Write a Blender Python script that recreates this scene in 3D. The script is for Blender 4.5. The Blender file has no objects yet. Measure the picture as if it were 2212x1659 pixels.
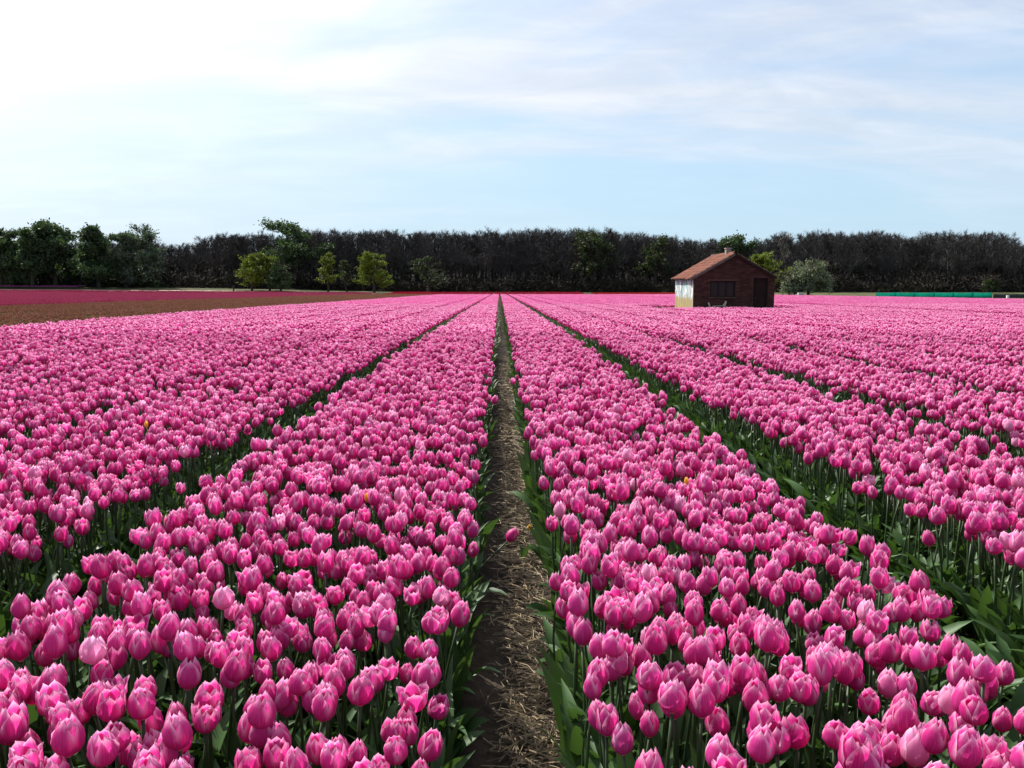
import bpy, math, random
import numpy as np
from mathutils import Vector, Matrix, Euler

R = math.radians
scene = bpy.context.scene
COL = scene.collection

# ------------------------------------------------------------------ camera
CAM_Z = 1.30
PITCH, YAW = R(6.6), R(-0.84)
cam_data = bpy.data.cameras.new('camera')
cam = bpy.data.objects.new('camera', cam_data)
COL.objects.link(cam)
cam.location = (0, 0, CAM_Z)
cam.rotation_euler = (R(90) - PITCH, 0, YAW)
cam_data.sensor_width = 36.0
cam_data.lens = 29.96
cam_data.clip_start = 0.05
cam_data.clip_end = 3000
scene.camera = cam

# ------------------------------------------------------------------ sun, sky, exposure
SUN_AZ, SUN_EL = R(-44), R(46)          # azimuth from +Y towards +X
S = Vector((math.sin(SUN_AZ) * math.cos(SUN_EL), math.cos(SUN_AZ) * math.cos(SUN_EL), math.sin(SUN_EL)))
sun_data = bpy.data.lights.new('sun', 'SUN')
sun_data.energy = 5.0
sun_data.angle = R(0.53)
sun_data.color = (1.0, 0.95, 0.87)
sun = bpy.data.objects.new('sun', sun_data)
sun.rotation_euler = S.to_track_quat('Z', 'Y').to_euler()
sun.location = (-20, 20, 40)
COL.objects.link(sun)

scene.view_settings.view_transform = 'Standard'
scene.view_settings.look = 'None'
scene.view_settings.exposure = 0.78
scene.view_settings.gamma = 1.0
scene.view_settings.use_curve_mapping = False

world = bpy.data.worlds.new('World')
scene.world = world
world.use_nodes = True
NT = world.node_tree
NT.nodes.clear()


class NB:
    """tiny node builder"""
    def __init__(self, nt):
        self.nt = nt

    def n(self, kind, **kw):
        nd = self.nt.nodes.new(kind)
        ins = kw.pop('ins', {})
        for k, v in kw.items():
            setattr(nd, k, v)
        for k, v in ins.items():
            if isinstance(v, bpy.types.NodeSocket):
                self.nt.links.new(v, nd.inputs[k])
            else:
                nd.inputs[k].default_value = v
        return nd

    def m(self, op, a, b=None, c=None, clamp=False):
        ins = {0: a}
        if b is not None:
            ins[1] = b
        if c is not None:
            ins[2] = c
        return self.n('ShaderNodeMath', operation=op, use_clamp=clamp, ins=ins).outputs[0]

    def mix(self, f, a, b, blend='MIX'):
        nd = self.n('ShaderNodeMix', data_type='RGBA', blend_type=blend)
        for i, v in ((0, f), (6, a), (7, b)):
            if isinstance(v, bpy.types.NodeSocket):
                self.nt.links.new(v, nd.inputs[i])
            else:
                nd.inputs[i].default_value = v
        return nd.outputs[2]

    def ramp(self, f, stops):
        nd = self.n('ShaderNodeValToRGB', ins={0: f})
        el = nd.color_ramp.elements
        while len(el) < len(stops):
            el.new(0.5)
        for e, (p, c) in zip(el, stops):
            e.position = p
            e.color = c if len(c) == 4 else (*c, 1)
        return nd.outputs[0]

    def smooth(self, v, lo, hi, o0=0.0, o1=1.0):
        nd = self.n('ShaderNodeMapRange', interpolation_type='SMOOTHSTEP',
                    ins={0: v, 1: lo, 2: hi, 3: o0, 4: o1})
        return nd.outputs[0]

    def noise(self, vec, scale, detail=4.0, rough=0.55, dist=0.0):
        nd = self.n('ShaderNodeTexNoise', ins={'Scale': scale, 'Detail': detail, 'Roughness': rough, 'Distortion': dist})
        if vec is not None:
            self.nt.links.new(vec, nd.inputs['Vector'])
        return nd.outputs[0]


def build_sky():
    b = NB(NT)
    sky = b.n('ShaderNodeTexSky', sky_type='NISHITA')
    sky.sun_disc = False
    sky.sun_elevation = SUN_EL
    sky.sun_rotation = SUN_AZ
    sky.altitude = 0
    sky.air_density = 1.0
    sky.dust_density = 0.6
    sky.ozone_density = 1.0
    tc = b.n('ShaderNodeTexCoord')
    d = b.n('ShaderNodeVectorMath', operation='NORMALIZE', ins={0: tc.outputs['Generated']}).outputs[0]
    sep = b.n('ShaderNodeSeparateXYZ', ins={0: d})
    z = b.m('MAXIMUM', sep.outputs[2], 0.0)
    zz = b.m('ADD', z, 0.16)
    px = b.m('DIVIDE', sep.outputs[0], zz)
    py = b.m('DIVIDE', sep.outputs[1], zz)
    p = b.n('ShaderNodeCombineXYZ', ins={0: px, 1: py, 2: 0.0}).outputs[0]
    # cirrus layer: soft banks and finer, stretched streaks
    mp = b.n('ShaderNodeMapping', ins={'Vector': p, 'Location': (0.24, 6.76, 0), 'Rotation': (0, 0, R(16)), 'Scale': (0.55, 1.25, 1)}).outputs[0]
    n1 = b.noise(mp, 0.7, 6, 0.55, 0.7)
    mp2 = b.n('ShaderNodeMapping', ins={'Vector': p, 'Location': (14.14, -11.13, 0), 'Rotation': (0, 0, R(-14)), 'Scale': (0.9, 1.6, 1)}).outputs[0]
    n2 = b.noise(mp2, 2.1, 7, 0.6, 0.4)
    banks = b.smooth(n1, 0.41, 0.62)
    streaks = b.smooth(n2, 0.30, 0.80)
    dot = b.n('ShaderNodeVectorMath', operation='DOT_PRODUCT', ins={0: d, 1: tuple(S)}).outputs[1]
    dot = b.m('MAXIMUM', dot, 0.0)
    cl = b.m('ADD', b.m('MULTIPLY', banks, 0.72), b.m('MULTIPLY', b.m('MULTIPLY', streaks, 0.36), b.m('ADD', banks, 0.35)))
    cl = b.m('MULTIPLY', cl, b.smooth(z, 0.02, 0.24, 0.06, 1.0))
    # thin veil that scatters sunlight forward
    glow = b.m('POWER', dot, 7.0)
    veil = b.smooth(dot, 0.50, 0.95, 0.10, 0.96)
    cl = b.m('ADD', cl, b.m('MULTIPLY', veil, b.m('SUBTRACT', 1.0, cl)), clamp=True)
    cloud_v = b.m('ADD', b.m('ADD', 5.2, b.m('MULTIPLY', streaks, 1.0)), b.m('MULTIPLY', glow, 12.0))
    cloud_c = b.n('ShaderNodeVectorMath', operation='SCALE', ins={0: (0.92, 0.97, 1.06), 3: cloud_v}).outputs[0]
    skyc = b.mix(1.0, sky.outputs[0], SKY_TINT, 'MULTIPLY')
    skyc = b.mix(b.smooth(z, 0.34, 0.0, 0.15, 0.85), skyc, (3.1, 4.6, 5.9, 1))
    col = b.mix(cl, skyc, cloud_c)
    bg = b.n('ShaderNodeBackground', ins={0: col, 1: 0.09})
    out = b.n('ShaderNodeOutputWorld', ins={0: bg.outputs[0]})


SKY_TINT = (1.0, 1.05, 1.12, 1)
build_sky()

# ------------------------------------------------------------------ helpers
rng = np.random.default_rng(7)
random.seed(7)

_cp, _sp = math.cos(PITCH), math.sin(PITCH)
_cy, _sy = math.cos(YAW), math.sin(YAW)
CFWD = np.array([-_sy * _cp, _cy * _cp, -_sp])
CRGT = np.array([_cy, _sy, 0.0])
CUP = np.cross(CRGT, CFWD)
FPX = 1841.0


def place(px, py, dist):
    """world point at forward distance dist (along +Y) seen at px, py of the photo at 2212 px width (used for surveying only)"""
    r = CFWD + CRGT * (px - 1106) / FPX + CUP * (829.5 - py) / FPX
    t = dist / r[1]
    p = np.array([0, 0, CAM_Z]) + r * t
    return p


def project(P):
    P = np.asarray(P, float) - np.array([0, 0, CAM_Z])
    zc = P @ CFWD
    zc = np.where(zc < 1e-3, 1e-3, zc)
    return 1106 + FPX * (P @ CRGT) / zc, 829.5 - FPX * (P @ CUP) / zc, zc


def sstep(a, b, x):
    t = np.clip((np.asarray(x, float) - a) / (b - a), 0, 1)
    return t * t * (3 - 2 * t)


def gz(x, y):
    """height of the land: the field falls away very gently, tilts up to the left, and rises again to the wood"""
    x = np.asarray(x, float)
    y = np.asarray(y, float)
    t = np.maximum(0, y - 6)
    yy = np.minimum(t, 160)
    z = -0.0055 * yy * yy / (yy + 8)
    z = z + 0.006 * np.maximum(0, -x - 12) * sstep(10, 60, y) * (1 - sstep(90, 300, -x) * 0.5)
    k = 0.020 + 0.026 * sstep(-10, -70, x)
    z = z + k * np.clip(y - 166, 0, 60)
    return z


def gzf(x, y):
    return float(gz(x, y))


def tag(o, label=None, cat=None, group=None, kind=None):
    if label:
        o['label'] = label
    if cat:
        o['category'] = cat
    if group:
        o['group'] = group
    if kind:
        o['kind'] = kind
    return o


def empty(name, loc=(0, 0, 0), rz=0.0):
    o = bpy.data.objects.new(name, None)
    o.empty_display_size = 0.1
    COL.objects.link(o)
    o.location = loc
    o.rotation_euler = (0, 0, rz)
    return o


class MB:
    """collects geometry for ONE mesh"""
    def __init__(self):
        self.v, self.f, self.uv, self.tone, self.mi = [], [], [], [], []
        self.nv = 0

    def add(self, verts, faces, uv=None, tone=0.0, mi=0):
        verts = np.asarray(verts, float)
        k = self.nv
        self.v.append(verts)
        self.nv += len(verts)
        self.f.extend([tuple(i + k for i in f) for f in faces])
        self.mi.extend([mi] * len(faces))
        self.uv.append(np.zeros((len(verts), 2)) if uv is None else np.asarray(uv, float))
        self.tone.append(np.full(len(verts), tone) if np.isscalar(tone) else np.asarray(tone, float))
        return self

    def box(self, c, s, rot=None, tone=0.0, mi=0, jit=0.0):
        h = np.array(s) / 2.0
        vs = np.array([[x, y, z] for x in (-1, 1) for y in (-1, 1) for z in (-1, 1)], float) * h
        if jit:
            vs = vs + rng.normal(0, jit, vs.shape)
        if rot is not None:
            vs = vs @ np.array(Euler(rot).to_matrix()).T
        vs = vs + np.array(c)
        fs = [(0, 1, 3, 2), (4, 6, 7, 5), (0, 4, 5, 1), (2, 3, 7, 6), (0, 2, 6, 4), (1, 5, 7, 3)]
        return self.add(vs, fs, tone=tone, mi=mi)

    def tube(self, pts, rad, n=5, tone=0.0, mi=0, cap=True):
        pts = np.asarray(pts, float)
        m = len(pts)
        rad = np.full(m, rad) if np.isscalar(rad) else np.asarray(rad, float)
        d = np.gradient(pts, axis=0)
        d /= np.linalg.norm(d, axis=1)[:, None] + 1e-9
        ref = np.array([0.31, 0.95, 0.05]) if abs(d[0][2]) > 0.7 else np.array([0.0, 0.0, 1.0])
        a = np.cross(d, ref)
        a /= np.linalg.norm(a, axis=1)[:, None] + 1e-9
        b = np.cross(d, a)
        ang = np.arange(n) * 2 * math.pi / n
        vs = (pts[:, None, :] + rad[:, None, None] * (np.cos(ang)[None, :, None] * a[:, None, :] + np.sin(ang)[None, :, None] * b[:, None, :])).reshape(-1, 3)
        fs = []
        for i in range(m - 1):
            for j in range(n):
                fs.append((i * n + j, i * n + (j + 1) % n, (i + 1) * n + (j + 1) % n, (i + 1) * n + j))
        if cap and n > 2:
            fs.append(tuple(range(n))[::-1])
            fs.append(tuple((m - 1) * n + j for j in range(n)))
        return self.add(vs, fs, tone=tone, mi=mi)

    def mesh(self, name, mats, smooth=False, uv=True):
        me = bpy.data.meshes.new(name)
        V = np.concatenate(self.v) if self.v else np.zeros((0, 3))
        me.from_pydata(V.tolist(), [], self.f)
        if not isinstance(mats, (list, tuple)):
            mats = [mats]
        for m in mats:
            me.materials.append(m)
        if len(mats) > 1:
            me.polygons.foreach_set('material_index', self.mi)
        at = me.attributes.new('tone', 'FLOAT', 'POINT')
        at.data.foreach_set('value', np.concatenate(self.tone).astype(np.float32))
        if uv:
            U = np.concatenate(self.uv)
            lay = me.uv_layers.new(name='UVMap')
            idx = np.empty(len(me.loops), np.int32)
            me.loops.foreach_get('vertex_index', idx)
            lay.data.foreach_set('uv', U[idx].astype(np.float32).ravel())
        if smooth:
            me.polygons.foreach_set('use_smooth', [True] * len(me.polygons))
        me.update()
        return me

    def build(self, name, mats, parent=None, smooth=False, loc=(0, 0, 0)):
        o = bpy.data.objects.new(name, self.mesh(name, mats, smooth))
        COL.objects.link(o)
        o.location = loc
        if parent is not None:
            o.parent = parent
        return o


def quads_mesh(name, Q, mat, tone=None, smooth=False):
    """Q: (n, k, 3) polygons with k corners, joined in one mesh"""
    Q = np.asarray(Q, np.float32)
    n, k = Q.shape[:2]
    me = bpy.data.meshes.new(name)
    me.vertices.add(n * k)
    me.vertices.foreach_set('co', Q.reshape(-1))
    me.loops.add(n * k)
    me.loops.foreach_set('vertex_index', np.arange(n * k, dtype=np.int32))
    me.polygons.add(n)
    me.polygons.foreach_set('loop_start', np.arange(0, n * k, k, dtype=np.int32))
    me.materials.append(mat)
    if tone is not None:
        at = me.attributes.new('tone', 'FLOAT', 'POINT')
        at.data.foreach_set('value', np.repeat(np.asarray(tone, np.float32), k))
    me.update(calc_edges=True)
    me.validate()
    return me


# ------------------------------------------------------------------ materials
def new_mat(name):
    m = bpy.data.materials.new(name)
    m.use_nodes = True
    m.node_tree.nodes.clear()
    return m, NB(m.node_tree)


def finish(m, b, shader, disp=None):
    out = b.n('ShaderNodeOutputMaterial', ins={0: shader})
    return m


def principled(b, color, rough=0.7, spec=0.3, normal=None, metallic=0.0):
    ins = {'Base Color': color, 'Roughness': rough, 'Specular IOR Level': spec, 'Metallic': metallic}
    if normal is not None:
        ins['Normal'] = normal
    return b.n('ShaderNodeBsdfPrincipled', ins=ins).outputs[0]


def bump(b, h, strength=0.5, dist=0.02):
    return b.n('ShaderNodeBump', ins={'Height': h, 'Strength': strength, 'Distance': dist}).outputs[0]


def leafy(b, color, rough, spec, trans, tcolor=None):
    p = principled(b, color, rough, spec)
    t = b.n('ShaderNodeBsdfTranslucent', ins={0: tcolor if tcolor is not None else color}).outputs[0]
    return b.n('ShaderNodeMixShader', ins={0: trans, 1: p, 2: t}).outputs[0]


def rnd_socket(b):
    oi = b.n('ShaderNodeObjectInfo')
    wn = b.n('ShaderNodeTexWhiteNoise', noise_dimensions='3D', ins={'Vector': oi.outputs['Location']}).outputs[0]
    at = b.n('ShaderNodeAttribute', attribute_name='tone').outputs['Fac']
    return b.m('FRACT', b.m('ADD', wn, at))


def petal_mat(name, deep, mid, pale, trans=0.52, spec=0.3):
    m, b = new_mat(name)
    uv = b.n('ShaderNodeUVMap').outputs[0]
    s = b.n('ShaderNodeSeparateXYZ', ins={0: uv})
    u, v = s.outputs[0], s.outputs[1]
    e = b.m('ABSOLUTE', b.m('SUBTRACT', b.m('MULTIPLY', u, 2.0), 1.0))
    rnd = rnd_socket(b)
    tc = b.n('ShaderNodeTexCoord')
    mp = b.n('ShaderNodeCombineXYZ', ins={0: b.m('MULTIPLY', u, 24.0), 1: b.m('MULTIPLY', v, 1.7), 2: b.m('MULTIPLY', rnd, 40.0)}).outputs[0]
    st = b.noise(mp, 1.0, 3, 0.6)
    edge = b.m('MULTIPLY', b.smooth(e, 0.50, 1.04), b.smooth(v, 0.2, 0.65))
    tip = b.smooth(v, 0.70, 1.0)
    f = b.m('MAXIMUM', b.m('MULTIPLY', edge, 0.85), b.m('MULTIPLY', tip, 0.80))
    f = b.m('ADD', b.m('MULTIPLY', f, b.m('ADD', 0.62, b.m('MULTIPLY', rnd, 0.38))), b.m('MULTIPLY', b.m('SUBTRACT', st, 0.5), 0.55), clamp=True)
    body = b.mix(b.m('ADD', b.m('MULTIPLY', rnd, 0.75), b.m('MULTIPLY', b.m('SUBTRACT', st, 0.5), 0.8), clamp=True), deep, mid)
    body = b.mix(b.m('MULTIPLY', b.smooth(rnd, 0.94, 1.0), 0.5), body, pale)
    col = b.mix(f, body, pale)
    col = b.mix(b.smooth(v, 0.10, 0.0), col, (0.75, 0.62, 0.50, 1))
    sh = leafy(b, col, 0.5, spec, trans)
    return finish(m, b, sh)


def leaf_mat(name, c0, c1, rough=0.42, trans=0.25, spec=0.4):
    m, b = new_mat(name)
    rnd = rnd_socket(b)
    tc = b.n('ShaderNodeTexCoord')
    n = b.noise(tc.outputs['Object'], 14.0, 2, 0.5)
    col = b.mix(b.m('ADD', b.m('MULTIPLY', rnd, 0.6), b.m('MULTIPLY', n, 0.4)), c0, c1)
    tcol = b.mix(0.6, col, (0.07, 0.14, 0.012, 1))
    return finish(m, b, leafy(b, col, rough, spec, trans, tcol))


def simple(name, c0, c1=None, scale=6.0, rough=0.8, spec=0.2, bs=0.0, coord='Object', detail=5):
    m, b = new_mat(name)
    tc = b.n('ShaderNodeTexCoord')
    n = b.noise(tc.outputs[coord], scale, detail, 0.6)
    at = b.n('ShaderNodeAttribute', attribute_name='tone').outputs['Fac']
    f = b.m('ADD', b.smooth(n, 0.3, 0.7), b.m('MULTIPLY', at, 0.8), clamp=True)
    col = b.mix(f, (*c0, 1), (*(c1 or c0), 1))
    nm = bump(b, n, bs, 0.02) if bs else None
    return finish(m, b, principled(b, col, rough, spec, nm))


M = {}
M['petal'] = petal_mat('pink_petal', (0.61, 0.022, 0.24, 1), (0.71, 0.070, 0.37, 1), (0.97, 0.66, 0.83, 1))
M['yellow_petal'] = petal_mat('yellow_petal', (0.80, 0.50, 0.03, 1), (0.85, 0.55, 0.05, 1), (0.9, 0.7, 0.2, 1))
M['rust_petal'] = petal_mat('rust_petal', (0.25, 0.080, 0.052, 1), (0.31, 0.125, 0.075, 1), (0.42, 0.25, 0.14, 1), 0.2, 0.2)
M['magenta_petal'] = petal_mat('magenta_petal', (0.34, 0.022, 0.075, 1), (0.40, 0.04, 0.115, 1), (0.50, 0.11, 0.19, 1), 0.2, 0.2)
M['red_petal'] = petal_mat('red_petal', (0.38, 0.006, 0.03, 1), (0.42, 0.01, 0.04, 1), (0.45, 0.02, 0.05, 1), 0.2, 0.2)
M['brick_red_petal'] = petal_mat('brick_red_petal', (0.40, 0.014, 0.012, 1), (0.44, 0.022, 0.015, 1), (0.46, 0.04, 0.025, 1), 0.2, 0.2)
M['purple_petal'] = petal_mat('purple_petal', (0.36, 0.06, 0.22, 1), (0.42, 0.09, 0.3, 1), (0.5, 0.15, 0.35, 1), 0.2, 0.2)
M['leaf'] = leaf_mat('tulip_leaf', (0.022, 0.058, 0.016, 1), (0.068, 0.140, 0.040, 1), 0.5, 0.25, 0.3)
M['fading_leaf'] = leaf_mat('fading_leaf', (0.075, 0.085, 0.028, 1), (0.16, 0.14, 0.055, 1), 0.55, 0.3, 0.2)
M['stem'] = leaf_mat('tulip_stem', (0.022, 0.045, 0.015, 1), (0.042, 0.075, 0.024, 1), 0.5, 0.1)
M['straw'] = simple('straw', (0.08, 0.06, 0.042), (0.36, 0.28, 0.17), 30, 0.7, 0.25)
M['bark'] = simple('bark', (0.035, 0.028, 0.025), (0.07, 0.055, 0.045), 3.0, 0.9, 0.1)
M['twig'] = simple('twig', (0.046, 0.042, 0.041), (0.080, 0.073, 0.068), 0.12, 0.9, 0.1)
M['pale_twig'] = simple('pale_twig', (0.12, 0.11, 0.095), (0.22, 0.20, 0.17), 1.5, 0.9, 0.1)


def soil_mat():
    m, b = new_mat('soil')
    tc = b.n('ShaderNodeTexCoord')
    o = tc.outputs['Object']
    n1 = b.noise(o, 0.6, 6, 0.6)
    n2 = b.noise(o, 28.0, 5, 0.65)
    col = b.mix(b.smooth(n2, 0.3, 0.75), (0.016, 0.012, 0.010, 1), (0.055, 0.042, 0.031, 1))
    col = b.mix(b.m('MULTIPLY', b.smooth(n1, 0.42, 0.68), 0.55), col, (0.085, 0.070, 0.048, 1))
    return finish(m, b, principled(b, col, 0.95, 0.1, bump(b, n2, 0.8, 0.02)))


M['soil'] = soil_mat()
M['grass_ground'] = simple('rough_grass', (0.045, 0.055, 0.022), (0.10, 0.095, 0.045), 0.35, 0.95, 0.1)
M['sand'] = simple('pale_sand', (0.42, 0.35, 0.24), (0.60, 0.52, 0.38), 0.8, 0.95, 0.1)
M['heath'] = simple('dune_heath', (0.018, 0.016, 0.016), (0.032, 0.028, 0.026), 0.15, 0.95, 0.05)


# ------------------------------------------------------------------ land
def grid_sheet(name, xs, ys, mat, dz=0.0, extra=None):
    X, Y = np.meshgrid(xs, ys)
    Z = gz(X, Y) + dz
    if extra is not None:
        Z = Z + extra(X, Y)
    V = np.stack([X, Y, Z], -1).reshape(-1, 3)
    nx, ny = len(xs), len(ys)
    F = [(j * nx + i, j * nx + i + 1, (j + 1) * nx + i + 1, (j + 1) * nx + i) for j in range(ny - 1) for i in range(nx - 1)]
    mb = MB()
    mb.add(V, F)
    return mb.build(name, mat, smooth=True)


# bed furrows: x of the gap centres and half width of the gap (bed edge to bed edge of stems)
GAPS = {0: (0.042, 0.158), 1: (1.430, 0.185), -1: (-1.415, 0.150)}
for k in range(2, 13):
    GAPS[k] = (1.430 + (k - 1) * 1.40, 0.140)
for k in range(2, 9):
    GAPS[-k] = (-1.415 - (k - 1) * 1.40, 0.125)
X_LEFT = GAPS[-8][0]
X_MID = GAPS[12][0]                # the wider furrow between two blocks on the right
X_RIGHT = 46.0
FIELD_END = 160.0


def near_relief(X, Y):
    z = np.zeros_like(X)
    c, w = GAPS[0]
    z += 0.03 * sstep(0.05, 0.16, np.abs(X - c)) * (np.abs(X) < 6)
    return z


xs = np.unique(np.concatenate([np.linspace(-900, -120, 27), np.linspace(-120, -12, 55), np.linspace(-12, -2, 21), np.linspace(-2, 2.4, 89),
                               np.linspace(2.4, 20, 36), np.linspace(20, 140, 61), np.linspace(140, 900, 27)]))
ys = np.unique(np.concatenate([np.linspace(-60, -4, 15), np.linspace(-4, 12, 65), np.linspace(12, 60, 49), np.linspace(60, 240, 91), np.linspace(240, 1500, 43)]))


def land_extra(X, Y):
    wob = 0.012 * np.sin(X * 31 + np.sin(Y * 9) * 2) * np.sin(Y * 23 + X * 7) * (np.abs(X) < 2.4) * (Y < 12) * (Y > -4)
    return near_relief(X, Y) + wob


ground = grid_sheet('ground', xs, ys, M['soil'], 0.0, land_extra)
tag(ground, 'bare brown earth under the whole tulip field', None, None, 'structure')

gx = np.concatenate([np.linspace(-900, -200, 15), np.linspace(-190, 240, 87), np.linspace(250, 900, 14)])
gy = np.concatenate([np.linspace(186, 260, 38), np.linspace(270, 1400, 30)])
verge = grid_sheet('grass_verge', gx, gy, M['grass_ground'], 0.02)
tag(verge, 'dull rough grass at the foot of the wood', None, None, 'structure')
wf = grid_sheet('wood_floor', np.linspace(-240, 260, 80), np.linspace(195, 262, 24), M['heath'], 0.035)  # near-black sheet over the grass, its colour stands in for shade under the trees
tag(wf, 'floor of the wood, coloured dark in place of tree shade', None, None, 'structure')
right_verge = grid_sheet('grass_strip', np.linspace(X_RIGHT + 1.6, 240, 80), np.linspace(20, 187, 84), M['grass_ground'], 0.012)
tag(right_verge, 'dull rough grass beyond the right edge of the pink field', None, None, 'structure')
st = grid_sheet('sand_track', np.linspace(-140, -22, 60), np.linspace(176.0, 182.5, 8), M['sand'], 0.012)
tag(st, 'pale sandy track behind the magenta tulips on the left', None, None, 'structure')
st = grid_sheet('sand_edge', np.linspace(X_RIGHT + 0.3, X_RIGHT + 1.7, 5), np.linspace(20, 172, 80), M['sand'], 0.018)
tag(st, 'pale sandy edge along the right side of the pink field', None, None, 'structure')

# dune ridge behind the wood
def ridge():
    X, Y = np.meshgrid(np.linspace(-420, 520, 120), np.linspace(262, 420, 26))
    h = 12.5 + 4.0 * sstep(-30, 50, X) + 1.2 * np.sin(X * 0.021 + 1) + 1.3 * np.sin(X * 0.057)
    Z = gz(X, np.full_like(X, 240)) + h * np.sin(np.clip((Y - 262) / (420 - 262), 0, 1) * math.pi) ** 0.6 - 0.5
    nx, ny = X.shape[1], X.shape[0]
    mb = MB()
    mb.add(np.stack([X, Y, Z], -1).reshape(-1, 3), [(j * nx + i, j * nx + i + 1, (j + 1) * nx + i + 1, (j + 1) * nx + i) for j in range(ny - 1) for i in range(nx - 1)])
    o = mb.build('dune_hill', M['heath'], smooth=True)
    tag(o, 'dark low dune ridge behind the wood', None, None, 'structure')


ridge()


# ------------------------------------------------------------------ tulip pieces
def interp_smooth(x, xp, fp):
    # monotone-ish cubic through the points
    xp = np.asarray(xp, float)
    fp = np.asarray(fp, float)
    xd = np.linspace(xp[0], xp[-1], 81)
    fd = np.interp(xd, xp, fp)
    k = np.ones(9) / 9
    pad = np.concatenate([fd[0] - (fd[4:0:-1] - fd[0]), fd, fd[-1] - (fd[-2:-6:-1] - fd[-1])])
    fd = np.convolve(pad, k, 'valid')
    return np.interp(x, xd, fd)


def petal(theta, Rr, H, opening, inner, nu=6, nv=8):
    """one petal: grid of points, bloom base at origin, axis +Z. opening 0 closed .. 1 wide"""
    v = np.linspace(0, 1, nv + 1) ** 0.9
    u = np.linspace(-1, 1, nu + 1)
    rt = 0.30 + 1.05 * opening
    prof = interp_smooth(v, [0, .10, .25, .45, .65, .82, 1.0],
                         [.13, .58, .90, 1.0, .92 + .12 * opening, .70 + .42 * opening, rt])
    half = interp_smooth(v, [0, .12, .3, .55, .75, .88, .96, 1.0], [.75, 1.0, 1.12, 1.12, .92, .58, .28, .03])
    half = half * (1.0 - 0.22 * opening)
    half[-1] = 0.03
    hh = H * (1 - 0.14 * opening) * (1.03 if inner else 1.0)
    sc = 0.90 if inner else 1.0
    wob = rng.normal(0, 0.035, (nv + 1, nu + 1))
    wob[:3] *= 0.3
    cup = (-0.10 if inner else 0.05) - 0.06 * opening
    rad = Rr * sc * (prof[:, None] * (1 + cup * (u ** 2)[None, :]) * (1 + wob) + 0.03 * np.exp(-(u[None, :] / 0.18) ** 2) * np.sin(v[:, None] * math.pi) * 0.5)
    th = theta + half[:, None] * u[None, :] / np.maximum(1.0, 0.6 + 0.4 * prof[:, None]) + rng.normal(0, 0.03)
    z = hh * (v[:, None] - 0.035 * (u ** 2)[None, :] * sstep(.3, .8, v)[:, None]) + 0.0 * wob
    P = np.stack([rad * np.cos(th), rad * np.sin(th), z], -1).reshape(-1, 3)
    F = [(j * (nu + 1) + i, j * (nu + 1) + i + 1, (j + 1) * (nu + 1) + i + 1, (j + 1) * (nu + 1) + i) for j in range(nv) for i in range(nu)]
    U = np.stack([np.broadcast_to((u[None, :] + 1) / 2, rad.shape), np.broadcast_to(v[:, None], rad.shape)], -1).reshape(-1, 2)
    return P, F, U


def leaf_blade(az, length, width, lean, base_z=0.015, nv=6, droop=0.9):
    """lance shaped folded blade that arches outwards"""
    t = np.linspace(0, 1, nv + 1)
    ang = lean + droop * t ** 1.8                      # from vertical
    ds = length / nv
    rr = np.concatenate([[0], np.cumsum(np.sin((ang[1:] + ang[:-1]) / 2) * ds)]) + 0.006
    zz = np.concatenate([[0], np.cumsum(np.cos((ang[1:] + ang[:-1]) / 2) * ds)]) + base_z
    w = width * interp_smooth(t, [0, .15, .4, .65, .85, 1], [.35, .8, 1, .85, .45, .02])
    tw = rng.normal(0, 0.4)
    d = np.array([math.cos(az), math.sin(az), 0])
    s = np.array([-math.sin(az), math.cos(az), 0])
    wav = 0.12 * np.sin(t * 9 + rng.uniform(0, 6))
    P = []
    for j in range(nv + 1):
        nrm = np.array([-math.cos(ang[j]) * d[0], -math.cos(ang[j]) * d[1], math.sin(ang[j])])
        c = d * rr[j] + np.array([0, 0, zz[j]])
        roll = tw * t[j]
        sd = s * math.cos(roll) + nrm * math.sin(roll)
        fold = 0.42 + wav[j]
        P.append(c - sd * w[j] / 2 * 0.92 + nrm * w[j] / 2 * fold)
        P.append(c)
        P.append(c + sd * w[j] / 2 * 0.92 + nrm * w[j] / 2 * (fold - 1.6 * wav[j]))
    F = []
    for j in range(nv):
        for i in range(2):
            F.append((j * 3 + i, j * 3 + i + 1, (j + 1) * 3 + i + 1, (j + 1) * 3 + i))
    U = [((i) / 2, t[j]) for j in range(nv + 1) for i in range(3)]
    return np.array(P), F, np.array(U)


LOOKS = []   # (look words, R, H, opening)
for i in range(13):
    LOOKS.append(('closed egg-shaped', 0.0248 + 0.0022 * rng.normal(), 0.0665 + 0.004 * rng.normal(), float(np.clip(0.15 + 0.07 * rng.normal(), 0.03, .25))))
for i in range(9):
    LOOKS.append(('half-open', 0.0262 + 0.0021 * rng.normal(), 0.065 + 0.003 * rng.normal(), float(np.clip(0.38 + 0.07 * rng.normal(), .28, .5))))
for i in range(4):
    LOOKS.append(('wide-open', 0.0280 + 0.002 * rng.normal(), 0.061, float(np.clip(0.72 + 0.08 * rng.normal(), .62, .85))))
LOOK_W = np.array([0.050] * 13 + [0.042] * 9 + [0.022] * 4)
LOOK_W = LOOK_W / LOOK_W.sum()


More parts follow.
